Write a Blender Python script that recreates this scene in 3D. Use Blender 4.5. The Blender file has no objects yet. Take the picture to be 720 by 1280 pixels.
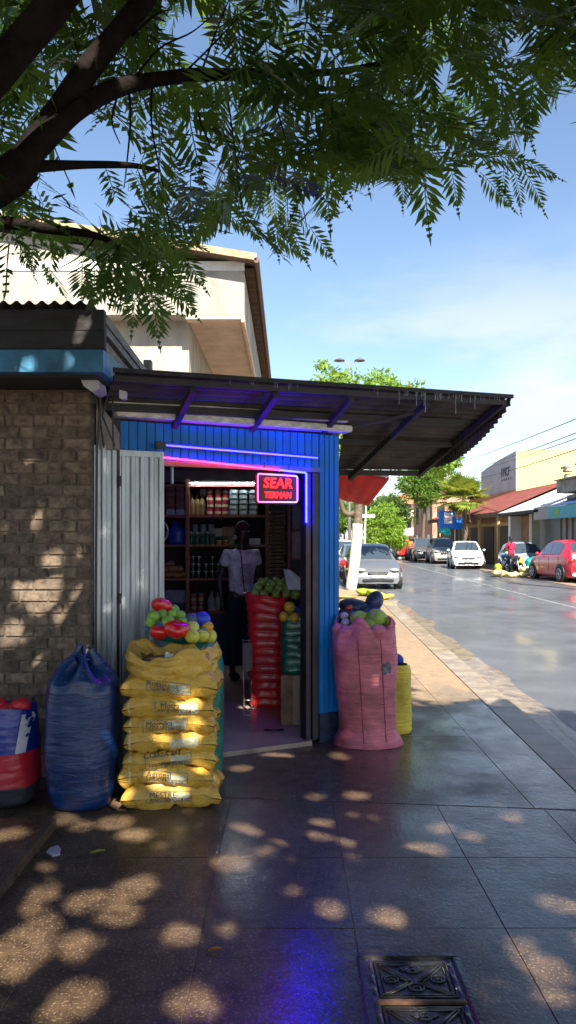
import bpy, bmesh, math, random
import numpy as np
from mathutils import Vector, Matrix, noise
from mathutils.bvhtree import BVHTree
random.seed(7); np.random.seed(7)
R = math.radians; PI = math.pi
scene = bpy.context.scene
COL = scene.collection
F = 924.0; HZ = 672.0; CX = 360.0; CH = 1.6

def P(px, py, d):
    return Vector(((px-CX)/F*d, d, CH+(HZ-py)/F*d))
def G(px, py, z=0.0):
    d = (CH-z)*F/(py-HZ)
    return Vector(((px-CX)/F*d, d, z))
ORD = ['first','second','third','fourth','fifth','sixth','seventh','eighth','ninth','tenth','eleventh','twelfth','thirteenth','fourteenth','fifteenth','sixteenth','seventeenth','eighteenth','nineteenth','twentieth']

# ------------------------------------------------------------------ materials
def mat(name, col, rough=.6, metal=0., var=.18, vscale=6., bump=0., bscale=60., col2=None, coat=0., spec=.5, emit=None, estr=0., stretch=None, trans=0., alpha=1., island=0., sheen=0.):
    m = bpy.data.materials.new(name); m.use_nodes = True
    nt = m.node_tree; N = nt.nodes; L = nt.links
    b = N['Principled BSDF']
    b.inputs['Roughness'].default_value = rough
    b.inputs['Metallic'].default_value = metal
    b.inputs['Specular IOR Level'].default_value = spec
    b.inputs['Coat Weight'].default_value = coat
    b.inputs['Transmission Weight'].default_value = trans
    if emit:
        b.inputs['Emission Color'].default_value = (*emit, 1); b.inputs['Emission Strength'].default_value = estr
    tc = N.new('ShaderNodeTexCoord'); mp = N.new('ShaderNodeMapping')
    L.new(tc.outputs['Object'], mp.inputs[0])
    if stretch: mp.inputs['Scale'].default_value = stretch
    c = (*col, 1)
    if var > 0 or col2:
        nz = N.new('ShaderNodeTexNoise'); nz.inputs['Scale'].default_value = vscale; nz.inputs['Detail'].default_value = 6; nz.inputs['Roughness'].default_value = .62
        L.new(mp.outputs[0], nz.inputs[0])
        mr = N.new('ShaderNodeMapRange'); mr.inputs[1].default_value = .3; mr.inputs[2].default_value = .7
        L.new(nz.outputs[0], mr.inputs[0])
        mx = N.new('ShaderNodeMix'); mx.data_type = 'RGBA'
        a = col2 if col2 else tuple(x*(1-var*1.6) for x in col)
        k = tuple(min(1, x*(1+var)) for x in col)
        mx.inputs[6].default_value = (*a, 1); mx.inputs[7].default_value = (*k, 1)
        L.new(mr.outputs[0], mx.inputs[0]); out = mx.outputs[2]
        if island > 0:
            gi = N.new('ShaderNodeNewGeometry'); mi = N.new('ShaderNodeMapRange'); mi.inputs[3].default_value = 1-island; mi.inputs[4].default_value = 1+island
            L.new(gi.outputs['Random Per Island'], mi.inputs[0])
            hs = N.new('ShaderNodeHueSaturation'); L.new(mi.outputs[0], hs.inputs['Value']); L.new(out, hs.inputs['Color']); out = hs.outputs[0]
        L.new(out, b.inputs['Base Color'])
        m2 = N.new('ShaderNodeMapRange'); m2.inputs[3].default_value = max(.02, rough-.1); m2.inputs[4].default_value = min(1, rough+.12)
        L.new(nz.outputs[0], m2.inputs[0]); L.new(m2.outputs[0], b.inputs['Roughness'])
    else:
        b.inputs['Base Color'].default_value = c
    if bump > 0:
        nb = N.new('ShaderNodeTexNoise'); nb.inputs['Scale'].default_value = bscale; nb.inputs['Detail'].default_value = 5
        L.new(mp.outputs[0], nb.inputs[0])
        bp = N.new('ShaderNodeBump'); bp.inputs['Strength'].default_value = bump; bp.inputs['Distance'].default_value = .01
        L.new(nb.outputs[0], bp.inputs['Height']); L.new(bp.outputs[0], b.inputs['Normal'])
    return m
def leafmat(name, c1, c2, tcol, tw=.3, rough=.45):
    m = bpy.data.materials.new(name); m.use_nodes = True
    nt = m.node_tree; N = nt.nodes; L = nt.links; b = N['Principled BSDF']; out = N['Material Output']
    gi = N.new('ShaderNodeNewGeometry'); mx = N.new('ShaderNodeMix'); mx.data_type = 'RGBA'
    mx.inputs[6].default_value = (*c1, 1); mx.inputs[7].default_value = (*c2, 1)
    L.new(gi.outputs['Random Per Island'], mx.inputs[0]); L.new(mx.outputs[2], b.inputs['Base Color'])
    b.inputs['Roughness'].default_value = rough; b.inputs['Specular IOR Level'].default_value = .2
    t = N.new('ShaderNodeBsdfTranslucent'); t.inputs[0].default_value = (*tcol, 1)
    ms = N.new('ShaderNodeMixShader'); ms.inputs[0].default_value = tw
    L.new(b.outputs[0], ms.inputs[1]); L.new(t.outputs[0], ms.inputs[2]); L.new(ms.outputs[0], out.inputs[0])
    return m

# ------------------------------------------------------------------ objects
ORG = {}
def tag(o, label=None, cat=None, group=None, kind=None):
    if label: o['label'] = label
    if cat: o['category'] = cat
    if group: o['group'] = group
    if kind: o['kind'] = kind
    return o
def thing(name, label, cat, loc=(0,0,0), group=None):
    o = bpy.data.objects.new(name, None); COL.objects.link(o)
    o.empty_display_size = .1
    o.location = loc; ORG[o.name] = Vector(loc)
    return tag(o, label, cat, group)
class MB:
    def __init__(s): s.v = []; s.f = []; s.m = []; s.mi = 0
    def add(s, vs, fs):
        n = len(s.v); s.v += [tuple(v) for v in vs]
        for f in fs: s.f.append(tuple(i+n for i in f)); s.m.append(s.mi)
        return s
    def box(s, c, size, rot=None, taper=1.):
        x, y, z = [k/2 for k in size]; c = Vector(c)
        vs = [Vector((sx*x*(taper if sz > 0 else 1), sy*y*(taper if sz > 0 else 1), sz*z)) for sz in (-1,1) for sy in (-1,1) for sx in (-1,1)]
        if rot is not None: vs = [rot @ v for v in vs]
        return s.add([v+c for v in vs], [(0,2,3,1),(4,5,7,6),(0,1,5,4),(2,6,7,3),(0,4,6,2),(1,3,7,5)])
    def bx(s, x0, x1, y0, y1, z0, z1): return s.box(((x0+x1)/2,(y0+y1)/2,(z0+z1)/2), (x1-x0,y1-y0,z1-z0))
    def rbox(s, c, size, r=.01, rot=None):
        bm = bmesh.new(); bmesh.ops.create_cube(bm, size=1)
        bmesh.ops.scale(bm, vec=size, verts=bm.verts)
        bmesh.ops.bevel(bm, geom=bm.edges[:], offset=min(r, min(size)*.45), segments=2, affect='EDGES')
        vs = [v.co.copy() for v in bm.verts]; bm.verts.index_update()
        fs = [tuple(v.index for v in f.verts) for f in bm.faces]; bm.free()
        if rot is not None: vs = [rot @ v for v in vs]
        return s.add([v+Vector(c) for v in vs], fs)
    def tube(s, pts, rad, n=8, cap=True, closed=False):
        pts = [Vector(p) for p in pts]; k = len(pts)
        if not hasattr(rad, '__len__'): rad = [rad]*k
        vs = []; up = Vector((0,0,1)); prev = None
        for i, p in enumerate(pts):
            if closed: t = pts[(i+1) % k]-pts[i-1]
            else: t = pts[min(i+1,k-1)]-pts[max(i-1,0)]
            t = t.normalized() if t.length > 1e-9 else Vector((0,0,1))
            if prev is None:
                a = t.cross(up if abs(t.z) < .95 else Vector((1,0,0))).normalized()
            else:
                a = (prev - t*prev.dot(t)).normalized()
            prev = a; b = t.cross(a)
            for j in range(n):
                an = 2*PI*j/n; vs.append(p+(a*math.cos(an)+b*math.sin(an))*rad[i])
        fs = []
        for i in range(k if closed else k-1):
            for j in range(n):
                i2 = (i+1) % k
                fs.append((i*n+j, i*n+(j+1)%n, i2*n+(j+1)%n, i2*n+j))
        if cap and not closed: fs += [tuple(range(n-1,-1,-1)), tuple(range((k-1)*n, k*n))]
        return s.add(vs, fs)
    def cyl(s, p0, p1, r, n=16, r2=None): return s.tube([p0, p1], [r, r if r2 is None else r2], n)
    def lathe(s, prof, c=(0,0,0), n=24, sq=None, caps=True):
        c = Vector(c); vs = []
        for r, z in prof:
            for j in range(n):
                a = 2*PI*j/n; vs.append(c+Vector((r*math.cos(a), r*math.sin(a), z)))
        k = len(prof)
        fs = [(i*n+j, i*n+(j+1)%n, (i+1)*n+(j+1)%n, (i+1)*n+j) for i in range(k-1) for j in range(n)]
        if caps: fs += [tuple(range(n-1,-1,-1)), tuple(range((k-1)*n, k*n))]
        return s.add(vs, fs)
    def ell(s, c, r, n=12, m=8, rot=None):
        c = Vector(c); vs = []
        if not hasattr(r, '__len__'): r = (r,r,r)
        vs.append(Vector((0,0,-r[2])))
        for i in range(1, m):
            p = -PI/2+PI*i/m
            for j in range(n):
                a = 2*PI*j/n; vs.append(Vector((r[0]*math.cos(p)*math.cos(a), r[1]*math.cos(p)*math.sin(a), r[2]*math.sin(p))))
        vs.append(Vector((0,0,r[2])))
        fs = [(0, 1+(j+1)%n, 1+j) for j in range(n)]
        for i in range(m-2):
            for j in range(n): fs.append((1+i*n+j, 1+i*n+(j+1)%n, 1+(i+1)*n+(j+1)%n, 1+(i+1)*n+j))
        l = len(vs)-1; o = 1+(m-2)*n
        fs += [(o+j, o+(j+1)%n, l) for j in range(n)]
        if rot is not None: vs = [rot @ v for v in vs]
        return s.add([v+c for v in vs], fs)
    def grid(s, fn, nu, nv, closeu=False):
        vs = [fn(i/nu, j/nv) for j in range(nv+1) for i in range(nu if closeu else nu+1)]
        w = nu if closeu else nu+1
        fs = [(j*w+i, j*w+(i+1)%w, (j+1)*w+(i+1)%w, (j+1)*w+i) for j in range(nv) for i in range(nu)]
        return s.add(vs, fs)
    def poly(s, pts): return s.add(pts, [tuple(range(len(pts)))])
    def prism(s, pts, vec):
        n = len(pts); vec = Vector(vec); a = [Vector(p) for p in pts]
        fs = [tuple(range(n-1,-1,-1)), tuple(range(n,2*n))]+[(i,(i+1)%n,n+(i+1)%n,n+i) for i in range(n)]
        return s.add(a+[p+vec for p in a], fs)
    def build(s, name, mats, parent=None, smooth=False, label=None, org=None, angle=None):
        root = parent
        while root is not None and root.parent is not None: root = root.parent
        off = ORG.get(root.name, Vector()) if root is not None else (Vector(org) if org is not None else Vector())
        me = bpy.data.meshes.new(name)
        v = np.array(s.v, dtype=float).reshape(-1,3)-np.array(off)
        me.from_pydata(v.tolist(), [], s.f)
        if not isinstance(mats, (list, tuple)): mats = [mats]
        for m in mats: me.materials.append(m)
        if len(mats) > 1: me.polygons.foreach_set('material_index', s.m)
        bm = bmesh.new(); bm.from_mesh(me); bmesh.ops.recalc_face_normals(bm, faces=bm.faces[:]); bm.to_mesh(me); bm.free()
        if smooth:
            me.shade_smooth()
            if angle: me.set_sharp_from_angle(angle=R(angle))
        o = bpy.data.objects.new(name, me); COL.objects.link(o)
        if parent is not None: o.parent = parent
        elif org is not None: o.location = org; ORG[o.name] = Vector(org)
        if label: o['label'] = label
        return o
def struct(mb, name, m, smooth=False):
    return tag(mb.build(name, m, None, smooth), kind='structure')
def copy_tree(o, parent=None):
    c = o.copy(); COL.objects.link(c); c.parent = parent
    if o.name in ORG: ORG[c.name] = ORG[o.name]
    for ch in list(o.children): copy_tree(ch, c)
    return c
def big_mesh(name, V, Fq, m, parent=None, org=None, k=4, smooth=False):
    me = bpy.data.meshes.new(name)
    off = np.array(org if org is not None else (0,0,0), dtype=np.float32)
    V = (V-off).astype(np.float32); n = len(Fq)
    me.vertices.add(len(V)); me.vertices.foreach_set('co', V.ravel())
    me.loops.add(n*k); me.loops.foreach_set('vertex_index', Fq.astype(np.int32).ravel())
    me.polygons.add(n); me.polygons.foreach_set('loop_start', np.arange(0, n*k, k, dtype=np.int32))
    me.update(calc_edges=True); me.validate()
    me.materials.append(m)
    o = bpy.data.objects.new(name, me); COL.objects.link(o)
    if parent: o.parent = parent
    return o
_tc = {}
def text_mesh(txt, size, ext=0., bevel=0.):
    key = (txt, size, ext, bevel)
    if key in _tc: return _tc[key]
    cu = bpy.data.curves.new('lettering', 'FONT'); cu.body = txt; cu.size = size; cu.extrude = ext; cu.bevel_depth = bevel
    cu.align_x = 'CENTER'; cu.align_y = 'CENTER'; cu.resolution_u = 3
    o = bpy.data.objects.new('lettering', cu); COL.objects.link(o)
    bpy.context.view_layer.update()
    me = bpy.data.meshes.new_from_object(o.evaluated_get(bpy.context.evaluated_depsgraph_get()))
    vs = [v.co.copy() for v in me.vertices]; fs = [tuple(p.vertices) for p in me.polygons]
    bpy.data.objects.remove(o); bpy.data.curves.remove(cu); bpy.data.meshes.remove(me)
    _tc[key] = (vs, fs); return vs, fs

# ------------------------------------------------------------------ camera, sun, sky
cam = bpy.data.cameras.new('camera'); co = bpy.data.objects.new('camera', cam); COL.objects.link(co)
co.location = (0,0,CH); co.rotation_euler = (R(90),0,0)
cam.sensor_fit = 'AUTO'; cam.sensor_width = 36; cam.lens = F/1280*36; cam.shift_y = (HZ-640)/1280
cam.clip_end = 2000; cam.clip_start = .05
scene.camera = co
SUN = Vector((.20,-.68,.70)).normalized(); KX = SUN.x/SUN.z; KY = SUN.y/SUN.z   # ground shadow point of (x,y,z): (x-KX z, y-KY z)
sl = bpy.data.lights.new('sun','SUN'); sl.energy = 5.0; sl.angle = R(.5); sl.color = (1,.93,.80)
so = bpy.data.objects.new('sun', sl); COL.objects.link(so); so.rotation_euler = SUN.to_track_quat('Z','Y').to_euler()
w = bpy.data.worlds.new('World'); scene.world = w; w.use_nodes = True
N = w.node_tree.nodes; L = w.node_tree.links
bg = N['Background']; sky = N.new('ShaderNodeTexSky'); sky.sky_type = 'NISHITA'; sky.sun_disc = False
sky.sun_elevation = math.asin(SUN.z); sky.sun_rotation = math.atan2(SUN.x, SUN.y); sky.air_density = 1.0; sky.dust_density = .35; sky.ozone_density = 1.6
tc = N.new('ShaderNodeTexCoord'); mp = N.new('ShaderNodeMapping'); mp.inputs['Scale'].default_value = (1,1,3.2); mp.inputs['Location'].default_value = (1.35,.7,.4)
nz = N.new('ShaderNodeTexNoise'); nz.inputs['Scale'].default_value = 1.9; nz.inputs['Detail'].default_value = 8; nz.inputs['Roughness'].default_value = .55
L.new(tc.outputs['Generated'], mp.inputs[0]); L.new(mp.outputs[0], nz.inputs[0])
mr = N.new('ShaderNodeMapRange'); mr.interpolation_type = 'SMOOTHSTEP'; mr.inputs[1].default_value = .44; mr.inputs[2].default_value = .62
L.new(nz.outputs[0], mr.inputs[0])
sp = N.new('ShaderNodeSeparateXYZ'); L.new(tc.outputs['Generated'], sp.inputs[0])
m2 = N.new('ShaderNodeMapRange'); m2.interpolation_type = 'SMOOTHSTEP'; m2.inputs[1].default_value = .42; m2.inputs[2].default_value = .16; m2.inputs[3].default_value = .0; m2.inputs[4].default_value = .95
L.new(sp.outputs[2], m2.inputs[0])
mu = N.new('ShaderNodeMath'); mu.operation = 'MULTIPLY'; L.new(mr.outputs[0], mu.inputs[0]); L.new(m2.outputs[0], mu.inputs[1])
mx = N.new('ShaderNodeMix'); mx.data_type = 'RGBA'; mx.inputs[7].default_value = (4.3,4.5,4.9,1)
L.new(mu.outputs[0], mx.inputs[0]); L.new(sky.outputs[0], mx.inputs[6]); L.new(mx.outputs[2], bg.inputs[0])
bg.inputs[1].default_value = .074
vs_ = scene.view_settings; vs_.view_transform = 'Standard'; vs_.look = 'None'; vs_.gamma = 1; vs_.exposure = 1.68; vs_.use_curve_mapping = False
scene.render.engine = 'CYCLES'
scene.cycles.use_denoising = True
scene.cycles.max_bounces = 7; scene.cycles.diffuse_bounces = 4; scene.cycles.glossy_bounces = 4; scene.cycles.transparent_max_bounces = 8
scene.cycles.sample_clamp_indirect = 6; scene.cycles.sample_clamp_direct = 0
# ------------------------------------------------------------------ the setting
def wetmat():
    m = bpy.data.materials.new('wet_paving'); m.use_nodes = True
    N = m.node_tree.nodes; L = m.node_tree.links; b = N['Principled BSDF']
    tc = N.new('ShaderNodeTexCoord')
    def noise_(sc, det=6, ro=.6, src=None, st=None):
        n = N.new('ShaderNodeTexNoise'); n.inputs['Scale'].default_value = sc; n.inputs['Detail'].default_value = det; n.inputs['Roughness'].default_value = ro
        mp = N.new('ShaderNodeMapping'); L.new(tc.outputs['Object'], mp.inputs[0])
        if st: mp.inputs['Scale'].default_value = st
        L.new(mp.outputs[0], n.inputs[0]); return n.outputs[0]
    def rng(x, a, b_, c, d):
        r = N.new('ShaderNodeMapRange'); r.inputs[1].default_value = a; r.inputs[2].default_value = b_; r.inputs[3].default_value = c; r.inputs[4].default_value = d
        L.new(x, r.inputs[0]); return r.outputs[0]
    def math_(op, x, y):
        n = N.new('ShaderNodeMath'); n.operation = op
        for i, k in enumerate((x, y)):
            if isinstance(k, float): n.inputs[i].default_value = k
            else: L.new(k, n.inputs[i])
        return n.outputs[0]
    def mixc(f, a, b_):
        n = N.new('ShaderNodeMix'); n.data_type = 'RGBA'
        if isinstance(f, float): n.inputs[0].default_value = f
        else: L.new(f, n.inputs[0])
        for i, k in ((6,a),(7,b_)):
            if isinstance(k, tuple): n.inputs[i].default_value = (*k, 1)
            else: L.new(k, n.inputs[i])
        return n.outputs[2]
    sp = N.new('ShaderNodeSeparateXYZ'); L.new(tc.outputs['Object'], sp.inputs[0])
    yy = sp.outputs[1]
    big = noise_(1.3, 5, .6, st=(1,.8,1)); fine = noise_(90, 3); mid = noise_(9, 6, .7)
    wet = math_('ADD', rng(yy, 6.3, 8.3, 1., -.15), rng(big, .3, .7, -.38, .38))
    wn = N.new('ShaderNodeClamp'); L.new(wet, wn.inputs[0]); wet = wn.outputs[0]
    dry = mixc(rng(mid, .3, .7, 0, 1), (.20,.14,.09), (.30,.215,.14))
    wetc = mixc(rng(mid, .3, .7, 0, 1), (.022,.013,.008), (.105,.066,.036))
    c = mixc(wet, dry, wetc); st_ = noise_(3.1, 7, .75); c = mixc(rng(st_, .56, .70, 0, .45), c, (.022,.015,.011)); c = mixc(rng(noise_(21, 5, .7), .60, .70, 0, .5), c, (.02,.015,.012))
    c = mixc(rng(fine, .56, .70, 0, .55), c, (.38,.29,.21))
    gi = N.new('ShaderNodeNewGeometry'); h = N.new('ShaderNodeHueSaturation'); L.new(rng(gi.outputs['Random Per Island'], 0,1,0.93,1.06), h.inputs['Value']); L.new(c, h.inputs['Color'])
    L.new(h.outputs[0], b.inputs['Base Color'])
    L.new(rng(wet, 0, 1, .75, .48), b.inputs['Roughness'])
    L.new(math_('MULTIPLY', math_('MULTIPLY', wet, rng(big, .36, .60, .2, 1.0)), rng(sp.outputs[0], -.9, .7, .32, 1.0)), b.inputs['Coat Weight'])
    L.new(rng(mid, .3, .75, .04, .12), b.inputs['Coat Roughness']); b.inputs['Specular IOR Level'].default_value = .32
    bp = N.new('ShaderNodeBump'); bp.inputs['Strength'].default_value = .55; bp.inputs['Distance'].default_value = .004
    L.new(math_('ADD', math_('MULTIPLY', noise_(60, 4, .6), 1.0), math_('MULTIPLY', mid, 1.2)), bp.inputs['Height']); L.new(bp.outputs[0], b.inputs['Normal'])
    bc = N.new('ShaderNodeBump'); bc.inputs['Strength'].default_value = .34; bc.inputs['Distance'].default_value = .004
    L.new(math_('ADD', noise_(34, 3, .5), math_('MULTIPLY', mid, 2.0)), bc.inputs['Height']); L.new(bc.outputs[0], b.inputs['Coat Normal'])
    return m
M_pave = wetmat()
M_joint = mat('joint_dirt', (.06,.042,.028), .6, var=.3, vscale=20, coat=.4)
M_kerb = mat('kerb_stone', (.26,.20,.14), .55, var=.3, vscale=5, bump=.4, bscale=50, coat=.2)
def roadmat():
    m = mat('wet_asphalt', (.095,.098,.108), .5, var=.2, vscale=1.1, bump=.35, bscale=70)
    N = m.node_tree.nodes; L = m.node_tree.links; b = N['Principled BSDF']
    tc = N.new('ShaderNodeTexCoord'); mp = N.new('ShaderNodeMapping'); mp.inputs['Scale'].default_value = (1,.35,1); L.new(tc.outputs['Object'], mp.inputs[0])
    n = N.new('ShaderNodeTexNoise'); n.inputs['Scale'].default_value = .9; n.inputs['Detail'].default_value = 7; L.new(mp.outputs[0], n.inputs[0])
    r = N.new('ShaderNodeMapRange'); r.inputs[1].default_value = .53; r.inputs[2].default_value = .63; r.inputs[3].default_value = .12; r.inputs[4].default_value = .65
    L.new(n.outputs[0], r.inputs[0]); L.new(r.outputs[0], b.inputs['Coat Weight']); b.inputs['Coat Roughness'].default_value = .14
    return m
M_road = roadmat()
M_line = mat('road_paint', (.30,.29,.28), .5, var=.4, vscale=12)
g = MB(); g.poly([(-900,-60,-.13),(900,-60,-.13),(900,1500,-.13),(-900,1500,-.13)])
struct(g, 'ground', mat('earth', (.22,.17,.12), .9, var=.3, vscale=.3))
KX0 = lambda y: 2.14+.036*(y-5.5)
EDGE = [(20.5,2.68),(23.2,2.78),(23.3,1.5),(34,1.5),(34.3,3.9),(46,4.3),(50,7.7),(140,9.0)]   # left edge of the roadway further on
RR = lambda y: 10.0+.012*(y-25)      # far edge of the road
g = MB(); ys = [-8]+list(np.linspace(-4,20.5,26))+[24,30,40,60,90,140,200]
g.grid(lambda u,v: Vector(((1.2 if u == 0 else RR(ys[round(v*(len(ys)-1))])+.2), ys[round(v*(len(ys)-1))], -.112)), 1, len(ys)-1)
struct(g, 'road', M_road)
# centre line, slightly worn
g = MB()
for k in range(40):
    y0 = 6+k*4.0; xc = 7.05+.02*(y0-20)
    g.bx(xc-.035, xc+.035, y0, y0+3.6, -.110, -.107) if y0 < 70 else None
struct(g, 'road_marking_line', M_line)
# gutter patches of worn concrete beside the kerb
g = MB()
def gut(u,v):
    y = 3.2+v*17.2; x0 = KX0(y)+.02; wd = .35+.22*noise.noise((0,y*.7,3))
    return Vector((x0+u*wd, y, -.107+.012*(1-u)))
g.grid(gut, 2, 60); struct(g, 'gutter_strip', mat('gutter', (.20,.15,.10), .45, var=.4, vscale=7, bump=.6, bscale=30, coat=.3))
# pavement: bed below, slabs above with open joints
g = MB(); g.bx(-9, 1.3, -6, 140, -.12, -.0045)
pts = [(-1,-6),(-1,140)]+[(x-.3,y) for y,x in EDGE[::-1]]+[(KX0(y)-.31,y) for y in np.linspace(20.5,-6,12)]
g.prism([(x,y,-.12) for x,y in pts], (0,0,.1150))
struct(g, 'pavement_bed', M_joint)
g = MB()
def slab(x00, x10, y0, y1, x01=None, x11=None, jz=.0015, gap=.0016, y0r=None, y1r=None):
    """flat slab with a thin chamfer, slightly out of level like worn paving"""
    x01 = x00 if x01 is None else x01; x11 = x10 if x11 is None else x11
    y0r = y0 if y0r is None else y0r; y1r = y1 if y1r is None else y1r
    a, b_ = random.uniform(-1,1)*.0012, random.uniform(-1,1)*.0012; z = random.uniform(-jz,0)
    cs = [(x00+gap,y0+gap),(x10-gap,y0r+gap),(x11-gap,y1r-gap),(x01+gap,y1-gap)]
    cx = sum(p[0] for p in cs)/4; cy = sum(p[1] for p in cs)/4
    zz = lambda p: z+a*(p[0]-cx)+b_*(p[1]-cy)
    inn = [(p[0]+(.0016 if p[0]<cx else -.0016), p[1]+(.0016 if p[1]<cy else -.0016)) for p in cs]
    vs = [(p[0],p[1],-.05) for p in cs]+[(p[0],p[1],zz(p)-.0015) for p in cs]+[(p[0],p[1],zz(p)) for p in inn]
    g.add(vs, [(8,9,10,11)]+[(i,(i+1)%4,4+(i+1)%4,4+i) for i in range(4)]+[(4+i,4+(i+1)%4,8+(i+1)%4,8+i) for i in range(4)])
GR = lambda x: 4.555-.098*(x+.45)     # the deep slanting joint
xs = [-8.03+.64*k for k in range(40)]; xs = [x for x in (-.35+.62*k for k in range(-13,4))]   # ... -.35 .27 .89 1.51
xs += [2.05]
for i in range(len(xs)-1):
    ylist = [-4.5,-3.67,-3.0,-2.33,-1.66,-.99,-.32,.35,1.02,1.69,2.36,3.03,3.70]
    for a, b_ in zip(ylist[:-1], ylist[1:]):
        if xs[i] < -1.3 and b_ > .2: pass
        x1 = xs[i+1]
        sh = lambda y, x: (min(x, KX0(y)-.3) if i == len(xs)-2 else x)
        slab(xs[i], sh(a,x1), a, b_, None, sh(b_,x1))
    x1 = xs[i+1]; sh = lambda y, x: (min(x, KX0(y)-.3) if i == len(xs)-2 else x)
    slab(xs[i], sh(4,x1), 3.70, GR(xs[i])-.008, None, sh(4,x1), y1r=GR(x1)-.008)
xb = [-8,-5,-3,-1.35,.05,1.46,9]
yb = [None,5.95,7.4,8.9,10.4,11.9,13.4,14.9,16.4,17.9,19.4,20.5]
for i in range(len(xb)-1):
    for j in range(len(yb)-1):
        y0 = yb[j]; y1 = yb[j+1]; x0 = xb[i]; x1 = xb[i+1]
        e0 = min(x1, KX0(y0 or 4.4)-.3); e1 = min(x1, KX0(y1)-.3)
        if j == 0: slab(x0, e0, GR(x0)+.008, y1, None, e1, y0r=GR(e0)+.008)
        else: slab(x0, e0, y0, y1, None, e1)
for j in range(30):
    slab(-8, -3, 20.5+j*4, 24.5+j*4)
pts = [(-3,20.505),(-3,140)]+[(x-.29,y) for y,x in EDGE[::-1]]
g.prism([(x,y,-.05) for x,y in pts[:-1]]+[(EDGE[0][1]-.29,20.505,-.05)], (0,0,.0495))
struct(g, 'pavement', M_pave)
g = MB()
y = -5.; 
while y < 20.4:
    ln = .92; y1 = min(y+ln, 20.5)
    x0, x1 = KX0(y), KX0(y1)
    vs = []
    for z in (-.13, -.002): vs += [(x0-.29,y+.004,z),(x0,y+.004,z),(x1,y1-.004,z),(x1-.29,y1-.004,z)]
    for q in (5,6): vs[q] = (vs[q][0]-.0, vs[q][1], -.02)
    vs += [(x0-.03,y+.004,-.001),(x1-.03,y1-.004,-.001)]
    g.add(vs, [(4,8,9,7),(8,5,6,9),(1,2,6,5),(0,1,5,8,4),(2,3,7,9,6)])
    y = y1
for (y0,x0),(y1,x1) in zip(EDGE[:-1],EDGE[1:]):
    d = Vector((x1-x0,y1-y0,0)); n_ = Vector((-d.y,d.x,0)).normalized()*.27
    g.prism([(x0,y0,-.13),(x1,y1,-.13),(x1+n_.x,y1+n_.y,-.13),(x0+n_.x,y0+n_.y,-.13)], (0,0,.128))
struct(g, 'kerb', M_kerb)
# far side pavement
g = MB()
g.grid(lambda u,v: Vector((RR(-8+v*200)+u*60, -8+v*200, -.095)), 2, 40)
g.grid(lambda u,v: Vector((RR(-8+v*200), -8+v*200, -.12+.024*u)), 1, 40)
struct(g, 'far_pavement', mat('tan_paving', (.27,.18,.12), .8, var=.25, vscale=1.5, bump=.3))
# low platform beside the brick wall
g = MB(); g.bx(-6,-1.42,-4.5,4.07,-.01,.055); g.bx(-1.415,-1.275,-4.5,4.07,-.01,.058)
struct(g, 'raised_step', M_pave)

# ------------------------------------------------------------------ materials of the buildings
M_brick = mat('old_brick', (.155,.112,.078), .85, var=.45, vscale=14, bump=.7, bscale=45, island=.32)
M_mortar = mat('mortar', (.125,.095,.07), .95, var=.3, vscale=20, bump=.6)
M_blackwood = mat('dark_board', (.025,.022,.024), .75, var=.4, vscale=5, stretch=(1,6,6), bump=.3)
M_greywood = mat('weathered_board', (.22,.21,.20), .8, var=.4, vscale=8, stretch=(5,1,8), bump=.4)
M_bluefascia = mat('faded_blue_paint', (.035,.17,.30), .55, var=.35, vscale=4, bump=.15)
M_blue = mat('blue_panel', (.002,.17,.55), .5, var=.2, vscale=5, bump=.1, stretch=(2,2,.4), spec=.3)
M_bluedark = mat('dark_blue_plinth', (.012,.03,.08), .6, var=.5, vscale=14, bump=.4)
M_galv = mat('galvanised_sheet', (.42,.45,.48), .42, metal=.55, var=.3, vscale=3, stretch=(3,3,.5), bump=.1, bscale=20)
M_rust = mat('dull_roof_sheet', (.07,.055,.047), .62, metal=.25, var=.4, vscale=4, bump=.2)
M_beam = mat('dark_beam', (.03,.027,.027), .7, var=.3, vscale=8)
M_greybeam = mat('grey_beam', (.62,.58,.50), .7, var=.3, vscale=7, stretch=(1,4,4))
M_frame = mat('dark_metal_frame', (.045,.035,.045), .4, metal=.5, var=.3, vscale=8)
M_black = mat('black_plastic', (.012,.012,.014), .45, var=0)
M_render = mat('grey_plaster', (.30,.26,.23), .85, var=.3, vscale=5, bump=.3)
M_cream = mat('cream_plaster', (.33,.31,.265), .85, var=.22, vscale=2.2, bump=.25, bscale=25, stretch=(1,1,.45))
M_white = mat('white_paint', (.60,.59,.56), .6, var=.1, vscale=4)
M_soffit = mat('soffit_plaster', (.55,.42,.31), .85, var=.15, vscale=3)
M_glass = mat('window_glass', (.05,.07,.09), .08, var=0, spec=.8)

# ------------------------------------------------------------------ brick wall and its roof
t = thing('brick_wall', 'old dark brick wall with worn pale patches under a blue fascia', 'wall', (-2.6,5.0,0))
WY = 4.93; WX1 = -1.315
g = MB(); g.bx(-6.5,WX1,WY+.003,5.25,0,2.62); g.build('mortar_core', M_mortar, t)
g = MB(); ch = .078; bl = .192
for r in range(33):
    x = WX1-.0-(bl*.5 if r % 2 else 0.); first = True
    while x > -6.4:
        x0 = x-bl+.011
        xa = x if not (first and r % 2) else x
        wd = (x-x0)
        dy = random.uniform(-.003,.001)
        g.rbox((x0+wd/2, WY+.04+dy, r*ch+ch/2-.0), (wd, .09  , ch-.011), .004, rot=Matrix.Rotation(random.uniform(-.008,.008),3,'Y'))
        x -= bl; first = False
    if r % 2: g.rbox((WX1-bl*.25+.003, WY+.04, r*ch+ch/2), (bl*.5-.012,.09,ch-.013), .007)
g.build('brick_face', M_brick, t)
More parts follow.
